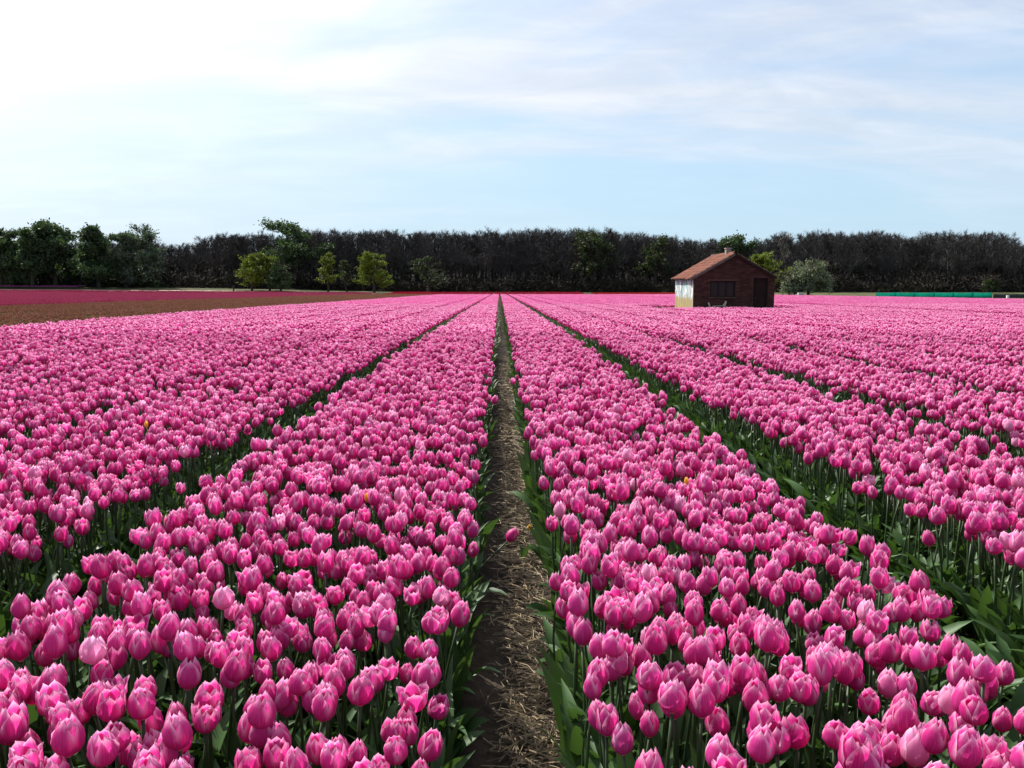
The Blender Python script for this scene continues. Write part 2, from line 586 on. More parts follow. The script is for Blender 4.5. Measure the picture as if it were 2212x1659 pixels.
def tulip_variant(look, Rr, H, opening, hi=True):
    """pieces of one tulip in its own coordinates, ground at z = 0"""
    pieces = []
    hs = rng.uniform(0.34, 0.395)
    la = rng.uniform(0, 2 * math.pi)
    lean = abs(rng.normal(0, 0.022))
    tip = np.array([math.cos(la) * lean, math.sin(la) * lean, hs])
    t = np.linspace(0, 1, 6)[:, None]
    mid = np.array([rng.normal(0, 0.012), rng.normal(0, 0.012), 0])
    pts = t * tip[None, :] + np.sin(t * math.pi) * mid[None, :]
    pts[:, 2] = t[:, 0] * hs
    tl = rng.normal(0, 0.10)
    ta = rng.uniform(0, 2 * math.pi)
    rot = np.array(Matrix.Rotation(tl, 3, Vector((math.cos(ta), math.sin(ta), 0))))
    th0 = rng.uniform(0, 2 * math.pi)
    for k in range(6):
        inner = k % 2 == 1
        P, F, U = petal(th0 + k * math.pi / 3, Rr, H * rng.uniform(.95, 1.05), max(0, opening + rng.normal(0, .085)), inner)
        P = P @ rot.T + tip
        pieces.append(('petal', P, F, U))
    mb = MB()
    mb.tube(pts, 0.0038, 5)
    pieces.append(('stem', mb.v[0], mb.f, None))
    la = rng.uniform(0, 2 * math.pi)
    for k in range(3):
        P, F, U = leaf_blade(la + k * 2.2 + rng.normal(0, .3), rng.uniform(.20, .31), rng.uniform(.040, .068), rng.uniform(.12, .45), droop=rng.uniform(.4, 1.3))
        pieces.append(('leaf', P, F, U))
    return pieces


VARIANTS = [tulip_variant(*L) for L in LOOKS]
MATOF = {'petal': 'petal', 'stem': 'stem', 'leaf': 'leaf'}
PIECE_MESHES = []
for pcs in VARIANTS:
    row = []
    for nm, P, F, U in pcs:
        mb = MB()
        mb.add(P, F, U)
        row.append((nm, mb.mesh(nm, M[MATOF[nm]], smooth=True)))
    PIECE_MESHES.append(row)


def proto_collection(name, meshes):
    c = bpy.data.collections.new(name)
    for i, me in enumerate(meshes):
        o = bpy.data.objects.new(f'{name}_{i:02d}', me)
        c.objects.link(o)
    return c


def whole_tulip_mesh(pcs, name, pet='petal'):
    mb = MB()
    for nm, P, F, U in pcs:
        mb.add(P, F, U, mi={'petal': 0, 'stem': 1, 'leaf': 2}[nm])
    return mb.mesh(name, [M[pet], M['stem'], M['leaf']], smooth=True)


SINGLE = proto_collection('tulip_kinds', [whole_tulip_mesh(p, 'tulip') for p in VARIANTS])


# ---- low detail blooms for the far beds, laid out as short lengths of bed
def cup_bloom(c, Rr, H, opening, n, tilt, simple_cup):
    """jagged cup with n sides seen from afar"""
    if simple_cup:
        rr = [.35, 1.0, .62 + .5 * opening]
        zz = [0, .42, .92]
    else:
        rr = [.25, .85, 1.0, .80 + .35 * opening, .40 + .8 * opening]
        zz = [0, .2, .48, .80, 1.0]
    th = np.arange(n) * 2 * math.pi / n + rng.uniform(0, 6)
    P, U = [], []
    for a, (r, z) in enumerate(zip(rr, zz)):
        for j in range(n):
            k = 1 + rng.normal(0, .07)
            zj = z + (0.10 if (a == len(rr) - 1 and j % 2) else 0.0) - (0.06 if (a == len(rr) - 1 and j % 2 == 0) else 0)
            P.append([r * Rr * math.cos(th[j]) * k, r * Rr * math.sin(th[j]) * k, H * zj])
            U.append([0.5 if j % 2 else 0.84, z if z > 0.1 else 0.12])
    P = np.array(P) @ np.array(Euler((tilt[0], tilt[1], 0)).to_matrix()).T + np.array(c)
    F = []
    for a in range(len(rr) - 1):
        for j in range(n):
            F.append((a * n + j, a * n + (j + 1) % n, (a + 1) * n + (j + 1) % n, (a + 1) * n + j))
    return P, F, np.array(U)


def bed_patch(name, pet, length, width, density, lod, size=1.0, leafm='leaf', open_p=0.25, bloom_p=1.0, leaf_n=2, hz=0.37):
    mb = MB()
    n = int(length * width * density)
    rows = max(2, int(round(length / 0.105)))
    per = max(1, int(round(n / rows)))
    for r in range(rows):
        for k in range(per):
            x = -width / 2 + (k + 0.5 + rng.uniform(-.4, .4)) * width / per
            y = -length / 2 + (r + 0.5 + rng.normal(0, .26)) * length / rows
            h = hz * rng.uniform(0.83, 1.09)
            tone = rng.uniform()
            if rng.uniform() < bloom_p:
                op = rng.uniform(0, .25) if rng.uniform() > open_p else rng.uniform(.3, .9)
                P, F, U = cup_bloom((x, y, h), 0.0252 * size, 0.066 * size, op, 6 if lod < 2 else 5, rng.normal(0, .14, 2), lod >= 2)
                mb.add(P, F, U, tone, 0)
            for q in range(leaf_n):
                P, F, U = leaf_blade(rng.uniform(0, 6.3), rng.uniform(.2, .3), rng.uniform(.04, .06), rng.uniform(.15, .5), nv=2, droop=rng.uniform(.5, 1.2))
                mb.add(P + np.array([x, y, 0]), F, U, tone, 1)
    return mb.mesh(name, [M[pet], M[leafm]], smooth=True)


def scatter_group():
    ng = bpy.data.node_groups.new('scatter', 'GeometryNodeTree')
    ng.interface.new_socket('Geometry', in_out='INPUT', socket_type='NodeSocketGeometry')
    ng.interface.new_socket('Kinds', in_out='INPUT', socket_type='NodeSocketCollection')
    ng.interface.new_socket('Geometry', in_out='OUTPUT', socket_type='NodeSocketGeometry')
    N, L = ng.nodes, ng.links
    gi, go = N.new('NodeGroupInput'), N.new('NodeGroupOutput')
    m2p = N.new('GeometryNodeMeshToPoints')
    ci = N.new('GeometryNodeCollectionInfo')
    ci.inputs['Separate Children'].default_value = True
    ci.inputs['Reset Children'].default_value = True
    iop = N.new('GeometryNodeInstanceOnPoints')
    iop.inputs['Pick Instance'].default_value = True

    def named(nm, t):
        a = N.new('GeometryNodeInputNamedAttribute')
        a.data_type = t
        a.inputs['Name'].default_value = nm
        return a.outputs[0]
    L.new(gi.outputs[0], m2p.inputs[0])
    L.new(gi.outputs[1], ci.inputs[0])
    L.new(m2p.outputs[0], iop.inputs['Points'])
    L.new(ci.outputs[0], iop.inputs['Instance'])
    L.new(named('kind', 'INT'), iop.inputs['Instance Index'])
    e2r = N.new('FunctionNodeEulerToRotation')
    L.new(named('rot', 'FLOAT_VECTOR'), e2r.inputs[0])
    L.new(e2r.outputs[0], iop.inputs['Rotation'])
    L.new(named('size', 'FLOAT_VECTOR'), iop.inputs['Scale'])
    L.new(iop.outputs[0], go.inputs[0])
    return ng


SCATTER = scatter_group()


def scatter(name, pos, kinds, rots, sizes, coll):
    me = bpy.data.meshes.new(name)
    n = len(pos)
    me.vertices.add(n)
    me.vertices.foreach_set('co', np.asarray(pos, np.float32).ravel())
    a = me.attributes.new('kind', 'INT', 'POINT')
    a.data.foreach_set('value', np.asarray(kinds, np.int32))
    a = me.attributes.new('rot', 'FLOAT_VECTOR', 'POINT')
    a.data.foreach_set('vector', np.asarray(rots, np.float32).ravel())
    a = me.attributes.new('size', 'FLOAT_VECTOR', 'POINT')
    sizes = np.asarray(sizes, np.float32)
    if sizes.ndim == 1:
        sizes = np.repeat(sizes[:, None], 3, 1)
    a.data.foreach_set('vector', sizes.ravel())
    o = bpy.data.objects.new(name, me)
    COL.objects.link(o)
    md = o.modifiers.new('scatter', 'NODES')
    md.node_group = SCATTER
    md[SCATTER.interface.items_tree['Kinds'].identifier] = coll
    return o


# ------------------------------------------------------------------ pink tulips: positions
SHED = dict(x0=8.86, x1=12.57, y0=39.0, y1=43.1)


def shed_clear(x, y):
    return (x > 7.3) & (x < 13.5) & (y > 38.3) & (y < 44.6)


def bed_list():
    """(name, x0, x1) of each pink bed"""
    out = []
    ks = sorted(GAPS)
    for a, b in zip(ks[:-1], ks[1:]):
        out.append((b if b <= 0 else a, GAPS[a][0] + GAPS[a][1] + 0.012, GAPS[b][0] - GAPS[b][1] - 0.012))
    return out


BEDS = bed_list()          # key: ... -1 (left of furrow -1), 0 -> keyed as b<=0 means bed left of gap b ; a>=0 bed right of gap a
BED_WORDS = {('L', 0): 'left bed', ('R', 0): 'right bed', ('L', 1): 'second bed left', ('R', 1): 'second bed right'}
ROW_DY, COL_DX, Y0 = 0.088, 0.0475, 0.78
NEAR_END = 16.0

pos, kinds, info = [], [], []
for key, x0, x1 in BEDS:
    side = 'L' if x1 < 0.2 else 'R'
    order = (-key) if side == 'L' else key
    nrow = int((NEAR_END - Y0) / ROW_DY)
    for r in range(nrow):
        yr = Y0 + r * ROW_DY
        if abs((x0 + x1) / 2) > yr * 0.72 + 2.6:
            continue
        ncol = max(2, int(round((x1 - x0) / COL_DX + rng.normal(0, .9))))
        edge = rng.normal(0, 0.012, 2)
        xx = x0 + edge[0] + (np.arange(ncol) + 0.5 + rng.uniform(-.42, .42, ncol)) * (x1 - x0) / ncol
        yy = yr + rng.normal(0, 0.030, ncol)
        # furrow edges wander a little, here and there a bulb failed
        keep = rng.uniform(size=ncol) > 0.05 + 0.22 * sstep(0.45, 1.0, np.sin(xx * 5.3 + 1.7 * np.sin(yr * 2.9 + key)) * np.sin(yr * 4.1 + 1.3 * np.sin(xx * 3.7)))
        wob = 0.03 * math.sin(yr * 2.3 + key * 1.7) + 0.02 * math.sin(yr * 5.1 + key)
        xx = xx + wob * 0.4
        idx = np.arange(1, ncol + 1) if side == 'R' else np.arange(ncol, 0, -1)
        rank = 0
        seq = range(ncol) if side == 'R' else range(ncol - 1, -1, -1)
        for c in seq:
            if not keep[c]:
                continue
            rank += 1
            pos.append((xx[c], yy[c]))
            kinds.append(rng.choice(len(LOOKS), p=LOOK_W))
            info.append((side, order, r, rank))
pos = np.array(pos)
kinds = np.array(kinds)
sizes = rng.uniform(0.90, 1.10, len(pos)) * (1 + 0.05 * np.sin(pos[:, 0] * 4.3 + 1.2 * np.sin(pos[:, 1] * 3.1)))
rots = np.stack([rng.normal(0, 0.06, len(pos)), rng.normal(0, 0.06, len(pos)), rng.uniform(0, 2 * math.pi, len(pos))], -1)
# tulips along the sides of a furrow lean out into the light
for key, (c, w) in GAPS.items():
    dx = pos[:, 0] - c
    near = np.abs(dx) < w + 0.10
    rots[near, 1] += np.sign(-dx[near]) * rng.uniform(0.0, 0.12 if key == 0 else 0.05, near.sum())
# beside the trodden path the leaves point back into the bed
LEAF_AZ = [[math.atan2(P[-2][1], P[-2][0]) for nm, P, F, U in pcs if nm == 'leaf'] for pcs in VARIANTS]
for i in np.where(np.abs(pos[:, 0] - GAPS[0][0]) < GAPS[0][1] + 0.10)[0]:
    to = 0.0 if pos[i, 0] < GAPS[0][0] else math.pi
    cand = rng.uniform(0, 2 * math.pi, 16)
    sc_ = [sum(max(0.0, math.cos(a + c_ - to)) for a in LEAF_AZ[kinds[i]]) for c_ in cand]
    rots[i, 2] = cand[int(np.argmin(sc_))]
P3 = np.stack([pos[:, 0], pos[:, 1], gz(pos[:, 0], pos[:, 1]) + 0.02], -1)
head = P3 + np.array([0, 0, 0.41])
hx, hy, hd = project(head)
inside = (hx > -10) & (hx < 2222) & (hy < 1690) & (hy > 0)
order_idx = np.where(inside)[0][np.argsort(hd[inside])]
N_PICK = 295
pick = order_idx[:N_PICK]
rest = np.setdiff1d(np.arange(len(pos)), pick)

ORD = ['', 'first', 'second', 'third', 'fourth', 'fifth', 'sixth', 'seventh', 'eighth', 'ninth', 'tenth', 'eleventh', 'twelfth', 'thirteenth',
       'fourteenth', 'fifteenth', 'sixteenth', 'seventeenth', 'eighteenth', 'nineteenth', 'twentieth', 'twenty-first', 'twenty-second', 'twenty-third',
       'twenty-fourth', 'twenty-fifth']


def make_tulip(name, kind_i, loc, rot, size, label, cat, group, meshes=None):
    t = empty(name, loc)
    t.rotation_euler = rot
    t.scale = (size,) * 3
    tag(t, label, cat, group)
    for nm, me in (meshes or PIECE_MESHES[kind_i]):
        o = bpy.data.objects.new(nm, me)
        COL.objects.link(o)
        o.parent = t
    return t


row_first = {}
for i in pick:
    s, o_, r, k = info[i]
    row_first[(s, o_)] = min(row_first.get((s, o_), 999), r)
for i in pick:
    s, o_, r, k = info[i]
    rr = r - row_first[(s, o_)] + 1
    bed = {('L', 0): 'bed left of the path', ('R', 0): 'bed right of the path', ('L', 1): 'bed beyond the left furrow', ('R', 1): 'bed beyond the right furrow'}.get((s, o_), 'outer bed')
    ref = 'path' if o_ == 0 else 'furrow'
    if rr >= len(ORD) or k >= len(ORD):
        print('ordinal overflow', rr, k)
        continue
    label = f"{LOOKS[kinds[i]][0]} pink tulip, {ORD[k]} from {ref}, {ORD[rr]} row, {bed}"
    make_tulip('tulip', kinds[i], P3[i], rots[i], sizes[i], label, 'tulip', 'pink tulips in the nearest rows')

# ------------------------------------------------------------------ pink tulips: all the others as one mass
PATCH_L = 1.0
mid_meshes = [bed_patch('bed_length', 'petal', PATCH_L, 1.10, 152, 1) for i in range(7)]
far_meshes = [bed_patch('bed_length', 'petal', PATCH_L, 1.10, 152, 2, leaf_n=1) for i in range(5)]
KINDS = bpy.data.collections.new('pink_tulip_kinds')
allm = [whole_tulip_mesh(p, 'tulip') for p in VARIANTS] + mid_meshes + far_meshes
for i, me in enumerate(allm):
    o = bpy.data.objects.new(f'pink_tulip_kind_{i:02d}', me)
    KINDS.objects.link(o)
NS, NM, NF = len(VARIANTS), len(mid_meshes), len(far_meshes)


def patches(x0, x1, ya, yb, mid0, nm, far0, nf, split=48.0, patch_w=1.10, clear=None):
    P, K, Rt, Sz = [], [], [], []
    y = ya + PATCH_L / 2
    xc, w = (x0 + x1) / 2, x1 - x0
    while y < yb:
        if abs(xc) < y * 0.70 + 4 and not (clear is not None and clear(xc, y)):
            j = rng.uniform(-0.03, 0.03)
            P.append((xc + j * 0.5, y, gzf(xc, y) + 0.02))
            K.append(mid0 + rng.integers(nm) if y < split else far0 + rng.integers(nf))
            Rt.append((0, 0, math.pi * rng.integers(2)))
            sx = (w + 0.02) / patch_w * rng.uniform(.98, 1.02)
            Sz.append((sx * (1 if rng.uniform() < .5 else -1), 1.03, rng.uniform(.96, 1.05)))
        y += PATCH_L
    return P, K, Rt, Sz


fp, fk, fr, fs = list(P3[rest]), list(kinds[rest]), list(rots[rest]), [(s,) * 3 for s in sizes[rest]]
x = X_MID + 1.25
right_beds = []
while x < X_RIGHT - 0.5:
    right_beds.append((x, x + 1.20))
    x += 1.40
for (key, x0, x1) in BEDS:
    a = patches(x0, x1, Y0 + int((NEAR_END - Y0) / ROW_DY) * ROW_DY, FIELD_END, NS, NM, NS + NM, NF, clear=shed_clear)
    fp += a[0]; fk += a[1]; fr += a[2]; fs += a[3]
for x0, x1 in right_beds:
    a = patches(x0, x1, 14.0, FIELD_END, NS, NM, NS + NM, NF)
    fp += a[0]; fk += a[1]; fr += a[2]; fs += a[3]
print('pink points', len(fp))
fo = scatter('tulip_field', fp, fk, fr, fs, KINDS)
tag(fo, 'sea of pink tulips in long beds running away to the wood', 'tulip field', None, 'stuff')


# ------------------------------------------------------------------ other beds of flowers
def other_field(name, label, pet, rects, density, cat='tulip field', size=1.0, bloom_p=1.0, leaf_n=2, hz=0.36, bedw=1.2, pitch=1.4, step=2.0, leafm='leaf'):
    ms = [bed_patch('bed_length', pet, step, bedw, density, 2, size=size, bloom_p=bloom_p, leaf_n=leaf_n, hz=hz, leafm=leafm) for _ in range(5)]
    c = proto_collection(name + '_kinds', ms)
    P, K, Rt, Sz = [], [], [], []
    for (xa, xb, ya, yb) in rects:
        for xx in np.arange(xa + bedw / 2, xb, pitch):
            for yy in np.arange(ya + step / 2, yb, step):
                if abs(xx) > yy * 0.70 + 4:
                    continue
                P.append((xx, yy, gzf(xx, yy) + 0.02))
                K.append(rng.integers(5))
                Rt.append((0, 0, math.pi * rng.integers(2)))
                Sz.append((1.0, 1.02, rng.uniform(.95, 1.06)))
    o = scatter(name, P, K, Rt, Sz, c)
    tag(o, label, cat, None, 'stuff')
    print(name, len(P))
    return o


other_field('rust_tulip_field', 'field of rust brown tulips fading over green leaves, left of the pink beds', 'rust_petal',
            [(X_LEFT - 13.4, X_LEFT - 0.15, 14, 170)], 48, bloom_p=0.85, leaf_n=2, size=0.95, leafm='fading_leaf')
other_field('magenta_tulip_field', 'band of deep magenta tulips beyond the rust brown tulips', 'magenta_petal', [(-130, X_LEFT - 13.5, 32, 174)], 70, size=1.15, leaf_n=1)
other_field('crimson_tulip_field', 'strip of crimson tulips across the far end of the pink beds', 'red_petal', [(-22, 17, 162, 182)], 70, size=1.15, leaf_n=1)
other_field('red_tulip_field', 'strip of brick red tulips at the far end, left of the shed', 'brick_red_petal', [(19, 44, 162, 178)], 70, size=1.15, leaf_n=1)
other_field('hyacinth_field', 'purple pink strip of flowers at the far left edge', 'purple_petal', [(-135, -92, 186, 192)], 70, size=1.2, leaf_n=1, cat='flower field')


# ------------------------------------------------------------------ odd tulips one can pick out
def recolour(kind_i, pet):
    out = []
    for nm, me in PIECE_MESHES[kind_i]:
        if nm == 'petal':
            me = me.copy()
            me.materials[0] = M[pet]
        out.append((nm, me))
    return out


def small_bloom(pieces):
    out = []
    for nm, me in pieces:
        if nm == 'petal':
            n = len(me.vertices)
            co = np.empty(n * 3, np.float32)
            me.vertices.foreach_get('co', co)
            co = co.reshape(-1, 3)
            co = SMALL_C + (co - SMALL_C) * np.array([.34, .34, .5])
            me.vertices.foreach_set('co', co.astype(np.float32).ravel())
        out.append((nm, me))
    return out


SMALL_C = np.array([0, 0, 0.43])


def yellow(px, py, dist, label, kind_i):
    p = place(px, py, dist)
    s = (p[2] - gzf(p[0], dist)) / 0.41
    make_tulip('yellow_tulip', kind_i, (p[0], dist, gzf(p[0], dist) + 0.02), (0, 0, 1.0), float(s) * 1.04, label, 'tulip', 'stray yellow tulips', small_bloom(recolour(kind_i, 'yellow_petal')))


yellow(316, 938, 4.75, 'stray yellow tulip among the pink ones beyond the left furrow', 0)
yellow(792, 1094, 3.30, 'stray yellow tulip inside the bed left of the path', 1)
yellow(1480, 1062, 3.50, 'stray yellow tulip inside the bed right of the path', 2)

make_tulip('yellow_tulip', 3, (0.105, 3.86, gzf(0, 3.86) + 0.01), (0, 0.2, 0.4), 0.40,
           'tiny yellow tulip bud low on the straw path beside the leaning pink tulip', 'tulip', 'stray yellow tulips', recolour(3, 'yellow_petal'))

# the tulip that has tipped over the path
tip_t = make_tulip('leaning_tulip', 11, (-0.19, 3.3, gzf(0, 3.3) + 0.02), (0, R(36), R(8)), 0.95,
                   'pink tulip tipped over sideways above the straw path', 'tulip', None)


# ------------------------------------------------------------------ straw litter on the path
def straw():
    n = 5600
    y = 1.3 + (rng.uniform(0, 1, n) ** 2.0) * 13
    c = GAPS[0][0]
    x = c + np.maximum(rng.normal(0.072, 0.068, n), rng.uniform(-.16, .02, n))  # straw thinned on the left to imitate the shadow of the bed
    z = gz(x, y) + 0.012 + 0.03 * sstep(.05, .16, np.abs(x - c)) + rng.uniform(0, 0.022, n)
    ln = rng.uniform(0.02, 0.12, n) * (1 + (y > 6) * 0.5)
    wd = rng.uniform(0.0009, 0.0024, n) * (1 + np.clip(y - 3, 0, 12) * 0.08)
    az = rng.normal(0, 0.9, n) + np.where(rng.uniform(size=n) < .65, 0, math.pi / 2)
    el = rng.normal(0, 0.16, n)
    d = np.stack([np.cos(az) * np.cos(el), np.sin(az) * np.cos(el), np.sin(el)], -1)
    s = np.cross(d, [0, 0, 1.0])
    s /= np.linalg.norm(s, axis=1)[:, None]
    up = np.cross(s, d)
    c0 = np.stack([x, y, z], -1)
    bend = rng.normal(0, 0.12, n)
    a = c0 - d * ln[:, None] / 2
    b = c0 + up * (bend * ln)[:, None] * .5 + s * (rng.normal(0, .1, n) * ln)[:, None]
    e = c0 + d * ln[:, None] / 2
    mb_v = []
    for p in (a, b, e):
        mb_v += [p - s * wd[:, None], p + up * wd[:, None] * 1.2, p + s * wd[:, None]]
    V = np.stack(mb_v, 1)      # n,9,3
    Q = []
    for k in (0, 3):
        for i in range(2):
            Q.append(np.stack([V[:, k + i], V[:, k + i + 1], V[:, k + 4 + i], V[:, k + 3 + i]], 1))
    Q = np.concatenate(Q)
    tone = np.tile(np.clip(rng.normal(-0.05, 0.35, n), -.5, .6), 4)
    me = quads_mesh('straw_litter', Q, M['straw'], tone)
    o = bpy.data.objects.new('straw_litter', me)
    COL.objects.link(o)
    tag(o, 'dry straw and broken stems littering the narrow path', 'straw', None, 'stuff')


straw()


# leaves that spill into the furrows
def spill(name, label, gap, n, y1, spread, ln=(.15, .27)):
    mb = MB()
    c, w = GAPS[gap]
    for i in range(n):
        y = 1.2 + rng.uniform() ** 1.6 * (y1 - 1.2)
        side = rng.choice([-1, 1])
        x = c + side * (w + rng.uniform(-spread, 0.03))
        az = (math.pi if side > 0 else 0) + rng.normal(0, 0.9)
        P, F, U = leaf_blade(az, rng.uniform(*ln), rng.uniform(.040, .070), rng.uniform(.25, .8), droop=rng.uniform(.4, 1.1))
        mb.add(P + np.array([x, y, gzf(x, y) + 0.015]), F, U, rng.uniform())
    o = mb.build(name, M['leaf'], smooth=True)
    tag(o, label, 'leaves', None, 'stuff')


spill('path_edge_leaves', 'green tulip leaves hanging over both edges of the straw path', 0, 200, 15, -0.01, (.08, .16))
spill('right_furrow_leaves', 'green tulip leaves filling the furrow right of the path', 1, 1500, 15, 0.15)
spill('left_furrow_leaves', 'green tulip leaves filling the furrow left of the path', -1, 520, 12, 0.1)
spill('outer_furrow_leaves', 'green tulip leaves filling the second furrow on the right', 2, 900, 15, 0.1)


# ------------------------------------------------------------------ brick shed
def shed():
    x0, x1, y0, y1 = SHED['x0'], SHED['x1'], SHED['y0'], SHED['y1']
    g = gzf((x0 + x1) / 2, y0) + 0.01
    ze, zp = 1.70, 2.76            # eaves and peak, absolute
    xm = (x0 + x1) / 2
    t = empty('brick_shed', (xm, y0, g))
    tag(t, 'small derelict brick shed with orange tiled gable roof standing among the tulips', 'shed')

    def L(p):
        p = np.asarray(p, float)
        return p - np.array([xm, y0, g])
    bm, b = new_mat('old_brick')
    at = b.n('ShaderNodeAttribute', attribute_name='tone').outputs['Fac']
    tc = b.n('ShaderNodeTexCoord')
    n = b.noise(tc.outputs['Object'], 2.2, 5, .65)
    n2 = b.noise(tc.outputs['Object'], 40, 3, .6)
    col = b.mix(at, (0.040, 0.020, 0.016, 1), (0.085, 0.040, 0.032, 1))
    col = b.mix(b.m('MULTIPLY', b.smooth(n, .5, .75), .55), col, (0.03, 0.022, 0.02, 1))
    col = b.mix(b.smooth(n2, .66, .8), col, (0.16, 0.12, 0.10, 1))
    finish(bm, b, principled(b, col, .9, .1, bump(b, n2, .4, .01)))
    mort = simple('mortar', (0.05, 0.036, 0.03), (0.09, 0.065, 0.052), 6, .95, .1)
    # plastered left wall: white limewash flaking off, teal paint stains, bare yellow base
    pm, b = new_mat('flaking_limewash')
    tc = b.n('ShaderNodeTexCoord')
    sp = b.n('ShaderNodeSeparateXYZ', ins={0: tc.outputs['Object']})
    mp = b.n('ShaderNodeMapping', ins={'Vector': tc.outputs['Object'], 'Scale': (3, 2.0, .55)}).outputs[0]
    n = b.noise(mp, 2.6, 6, .65, .6)
    n3 = b.noise(tc.outputs['Object'], 1.6, 4, .6)
    base = b.mix(b.smooth(n, .43, .56), (0.66, 0.70, 0.71, 1), (0.18, 0.18, 0.175, 1))
    base = b.mix(b.m('MULTIPLY', b.smooth(n3, .48, .62), .8), base, (0.27, 0.45, 0.44, 1))
    low = b.smooth(b.m('ADD', sp.outputs[2], b.m('MULTIPLY', b.m('SUBTRACT', n3, .5), .7)), .98, .76)
    base = b.mix(low, base, b.mix(b.smooth(n, .4, .6), (0.36, 0.28, 0.11, 1), (0.24, 0.19, 0.12, 1)))
    finish(pm, b, principled(b, base, .9, .1, bump(b, n, .4, .02)))
    wood = simple('weathered_wood', (0.016, 0.010, 0.009), (0.028, 0.017, 0.014), 5, .85, .15)
    dark = simple('dark_pot', (0.02, 0.017, 0.015), (0.035, 0.03, 0.025), 3, .95, .05)  # plain dark brown, used on the chimney pot
    glass, b = new_mat('dusty_glass')  # opaque near-black panes, colour stands in for the unlit opening
    finish(glass, b, principled(b, (0.015, 0.012, 0.012, 1), .35, .2))
    pale_wood = simple('bleached_wood', (0.26, 0.23, 0.19), (0.42, 0.38, 0.32), 5, .85, .1)

    wx0, wx1, wz0, wz1 = 9.62, 10.78, 0.77, 1.50
    dx0, dx1, dz1 = 11.60, 12.27, 1.64

    # front wall backing (mortar) with the two openings, in strips
    th = 0.20
    mb = MB()

    def pb(xa, xb, za, zb, ya=y0 + .03, yb=y0 + th):
        mb.box(L(((xa + xb) / 2, (ya + yb) / 2, (za + zb) / 2)), (xb - xa, yb - ya, zb - za))
    pb(x0 + .002, wx0, g, ze)
    pb(wx0, wx1, g, wz0)
    pb(wx0, wx1, wz1, ze)
    pb(wx1, dx0, g, ze)
    pb(dx0, dx1, dz1, ze)
    pb(dx1, x1 - .002, g, ze)
    # gable triangle
    A = [(x0, y0 + .03, ze), (x1, y0 + .03, ze), (xm, y0 + .03, zp - .03), (x0, y0 + th, ze), (x1, y0 + th, ze), (xm, y0 + th, zp - .03)]
    mb.add(L(A), [(0, 1, 2), (5, 4, 3), (0, 2, 5, 3), (1, 4, 5, 2)])
    wall = mb.build('front_wall', mort, t)
    # its bricks
    mb = MB()
    bl, bh = 0.215, 0.068
    z = g + 0.01
    row = 0
    while z + bh < zp:
        xl, xr = x0, x1
        if z + bh > ze:
            f = (zp - .05 - (z + bh)) / (zp - ze)
            if f <= 0.02:
                break
            xl, xr = xm - (xm - x0) * f, xm + (x1 - xm) * f
        xx = x0 - (0.5 * (bl + .011) if row % 2 else 0)
        while xx < xr:
            a, bb = max(xx, xl), min(xx + bl, xr)
            if bb - a > .03:
                segs = [(a, bb)]
                for (oa, ob, oz0, oz1) in ((wx0 - .01, wx1 + .01, wz0 - .03, wz1 + .03), (dx0 - .01, dx1 + .01, g - 1, dz1 + .03)):
                    if z + bh > oz0 and z < oz1:
                        ns = []
                        for (p, q) in segs:
                            if q <= oa or p >= ob:
                                ns.append((p, q))
                            else:
                                if oa - p > .03:
                                    ns.append((p, oa))
                                if q - ob > .03:
                                    ns.append((ob, q))
                        segs = ns
                for (p, q) in segs:
                    mb.box(L(((p + q) / 2, y0 + .02 + rng.normal(0, .003), z + bh / 2)), (q - p, .05, bh), tone=float(np.clip(rng.normal(.45, .3), 0, 1)))
            xx += bl + .011
        z += bh + .011
        row += 1
    o = mb.build('bricks', bm, wall)
    o['kind'] = 'stuff'
    # side and rear walls, floor
    mb = MB()
    mb.box(L((x0 + th / 2, (y0 + .2 + y1) / 2, (g + ze) / 2)), (th, y1 - y0 - .2, ze - g))
    side = mb.build('side_wall', pm, t)
    side['label'] = 'flaking white and teal limewashed side wall with yellow base'
    mb = MB()
    mb.box(L((x0 + .10, y0 + .13, (g + ze) / 2)), (.215, .10, ze - g - .02), tone=0.3)
    mb.build('corner_pier', pale_wood, t)
    mb = MB()
    mb.box(L((x1 - th / 2, (y0 + .2 + y1) / 2, (g + ze) / 2)), (th, y1 - y0 - .2, ze - g))
    mb.build('side_wall', bm, t)
    mb = MB()
    mb.box(L((xm, y1 - th / 2 + .003, (g + ze) / 2)), (x1 - x0 - 2 * th - .004, th, ze - g))
    A = [(x0, y1 - th, ze), (x1, y1 - th, ze), (xm, y1 - th, zp - .03), (x0, y1, ze), (x1, y1, ze), (xm, y1, zp - .03)]
    mb.add(L(A), [(0, 1, 2), (5, 4, 3), (0, 2, 5, 3), (1, 4, 5, 2), (0, 3, 4, 1)])
    mb.build('rear_wall', bm, t)
    # window: frame, muntins, panes
    fr = MB()
    cz = (wz0 + wz1) / 2
    for (c, s) in (((wx0 + .03, y0 + .10, cz), (.06, .08, wz1 - wz0)), ((wx1 - .03, y0 + .10, cz), (.06, .08, wz1 - wz0)),
                   (((wx0 + wx1) / 2, y0 + .10, wz0 + .03), (wx1 - wx0 - .12, .08, .06)), (((wx0 + wx1) / 2, y0 + .10, wz1 - .03), (wx1 - wx0 - .12, .08, .06)),
                   ((wx0 + .40, y0 + .10, cz), (.04, .06, wz1 - wz0 - .12)), ((wx1 - .40, y0 + .10, cz), (.04, .06, wz1 - wz0 - .12))):
        fr.box(L(c), s)
    win = fr.build('window', wood, t)
    for xa, xb in ((wx0 + .06, wx0 + .38), (wx0 + .42, wx1 - .42), (wx1 - .38, wx1 - .06)):
        mb = MB()
        mb.box(L(((xa + xb) / 2, y0 + .115, cz)), (xb - xa, .008, wz1 - wz0 - .12))
        mb.build('pane', glass, win)
    mb = MB()
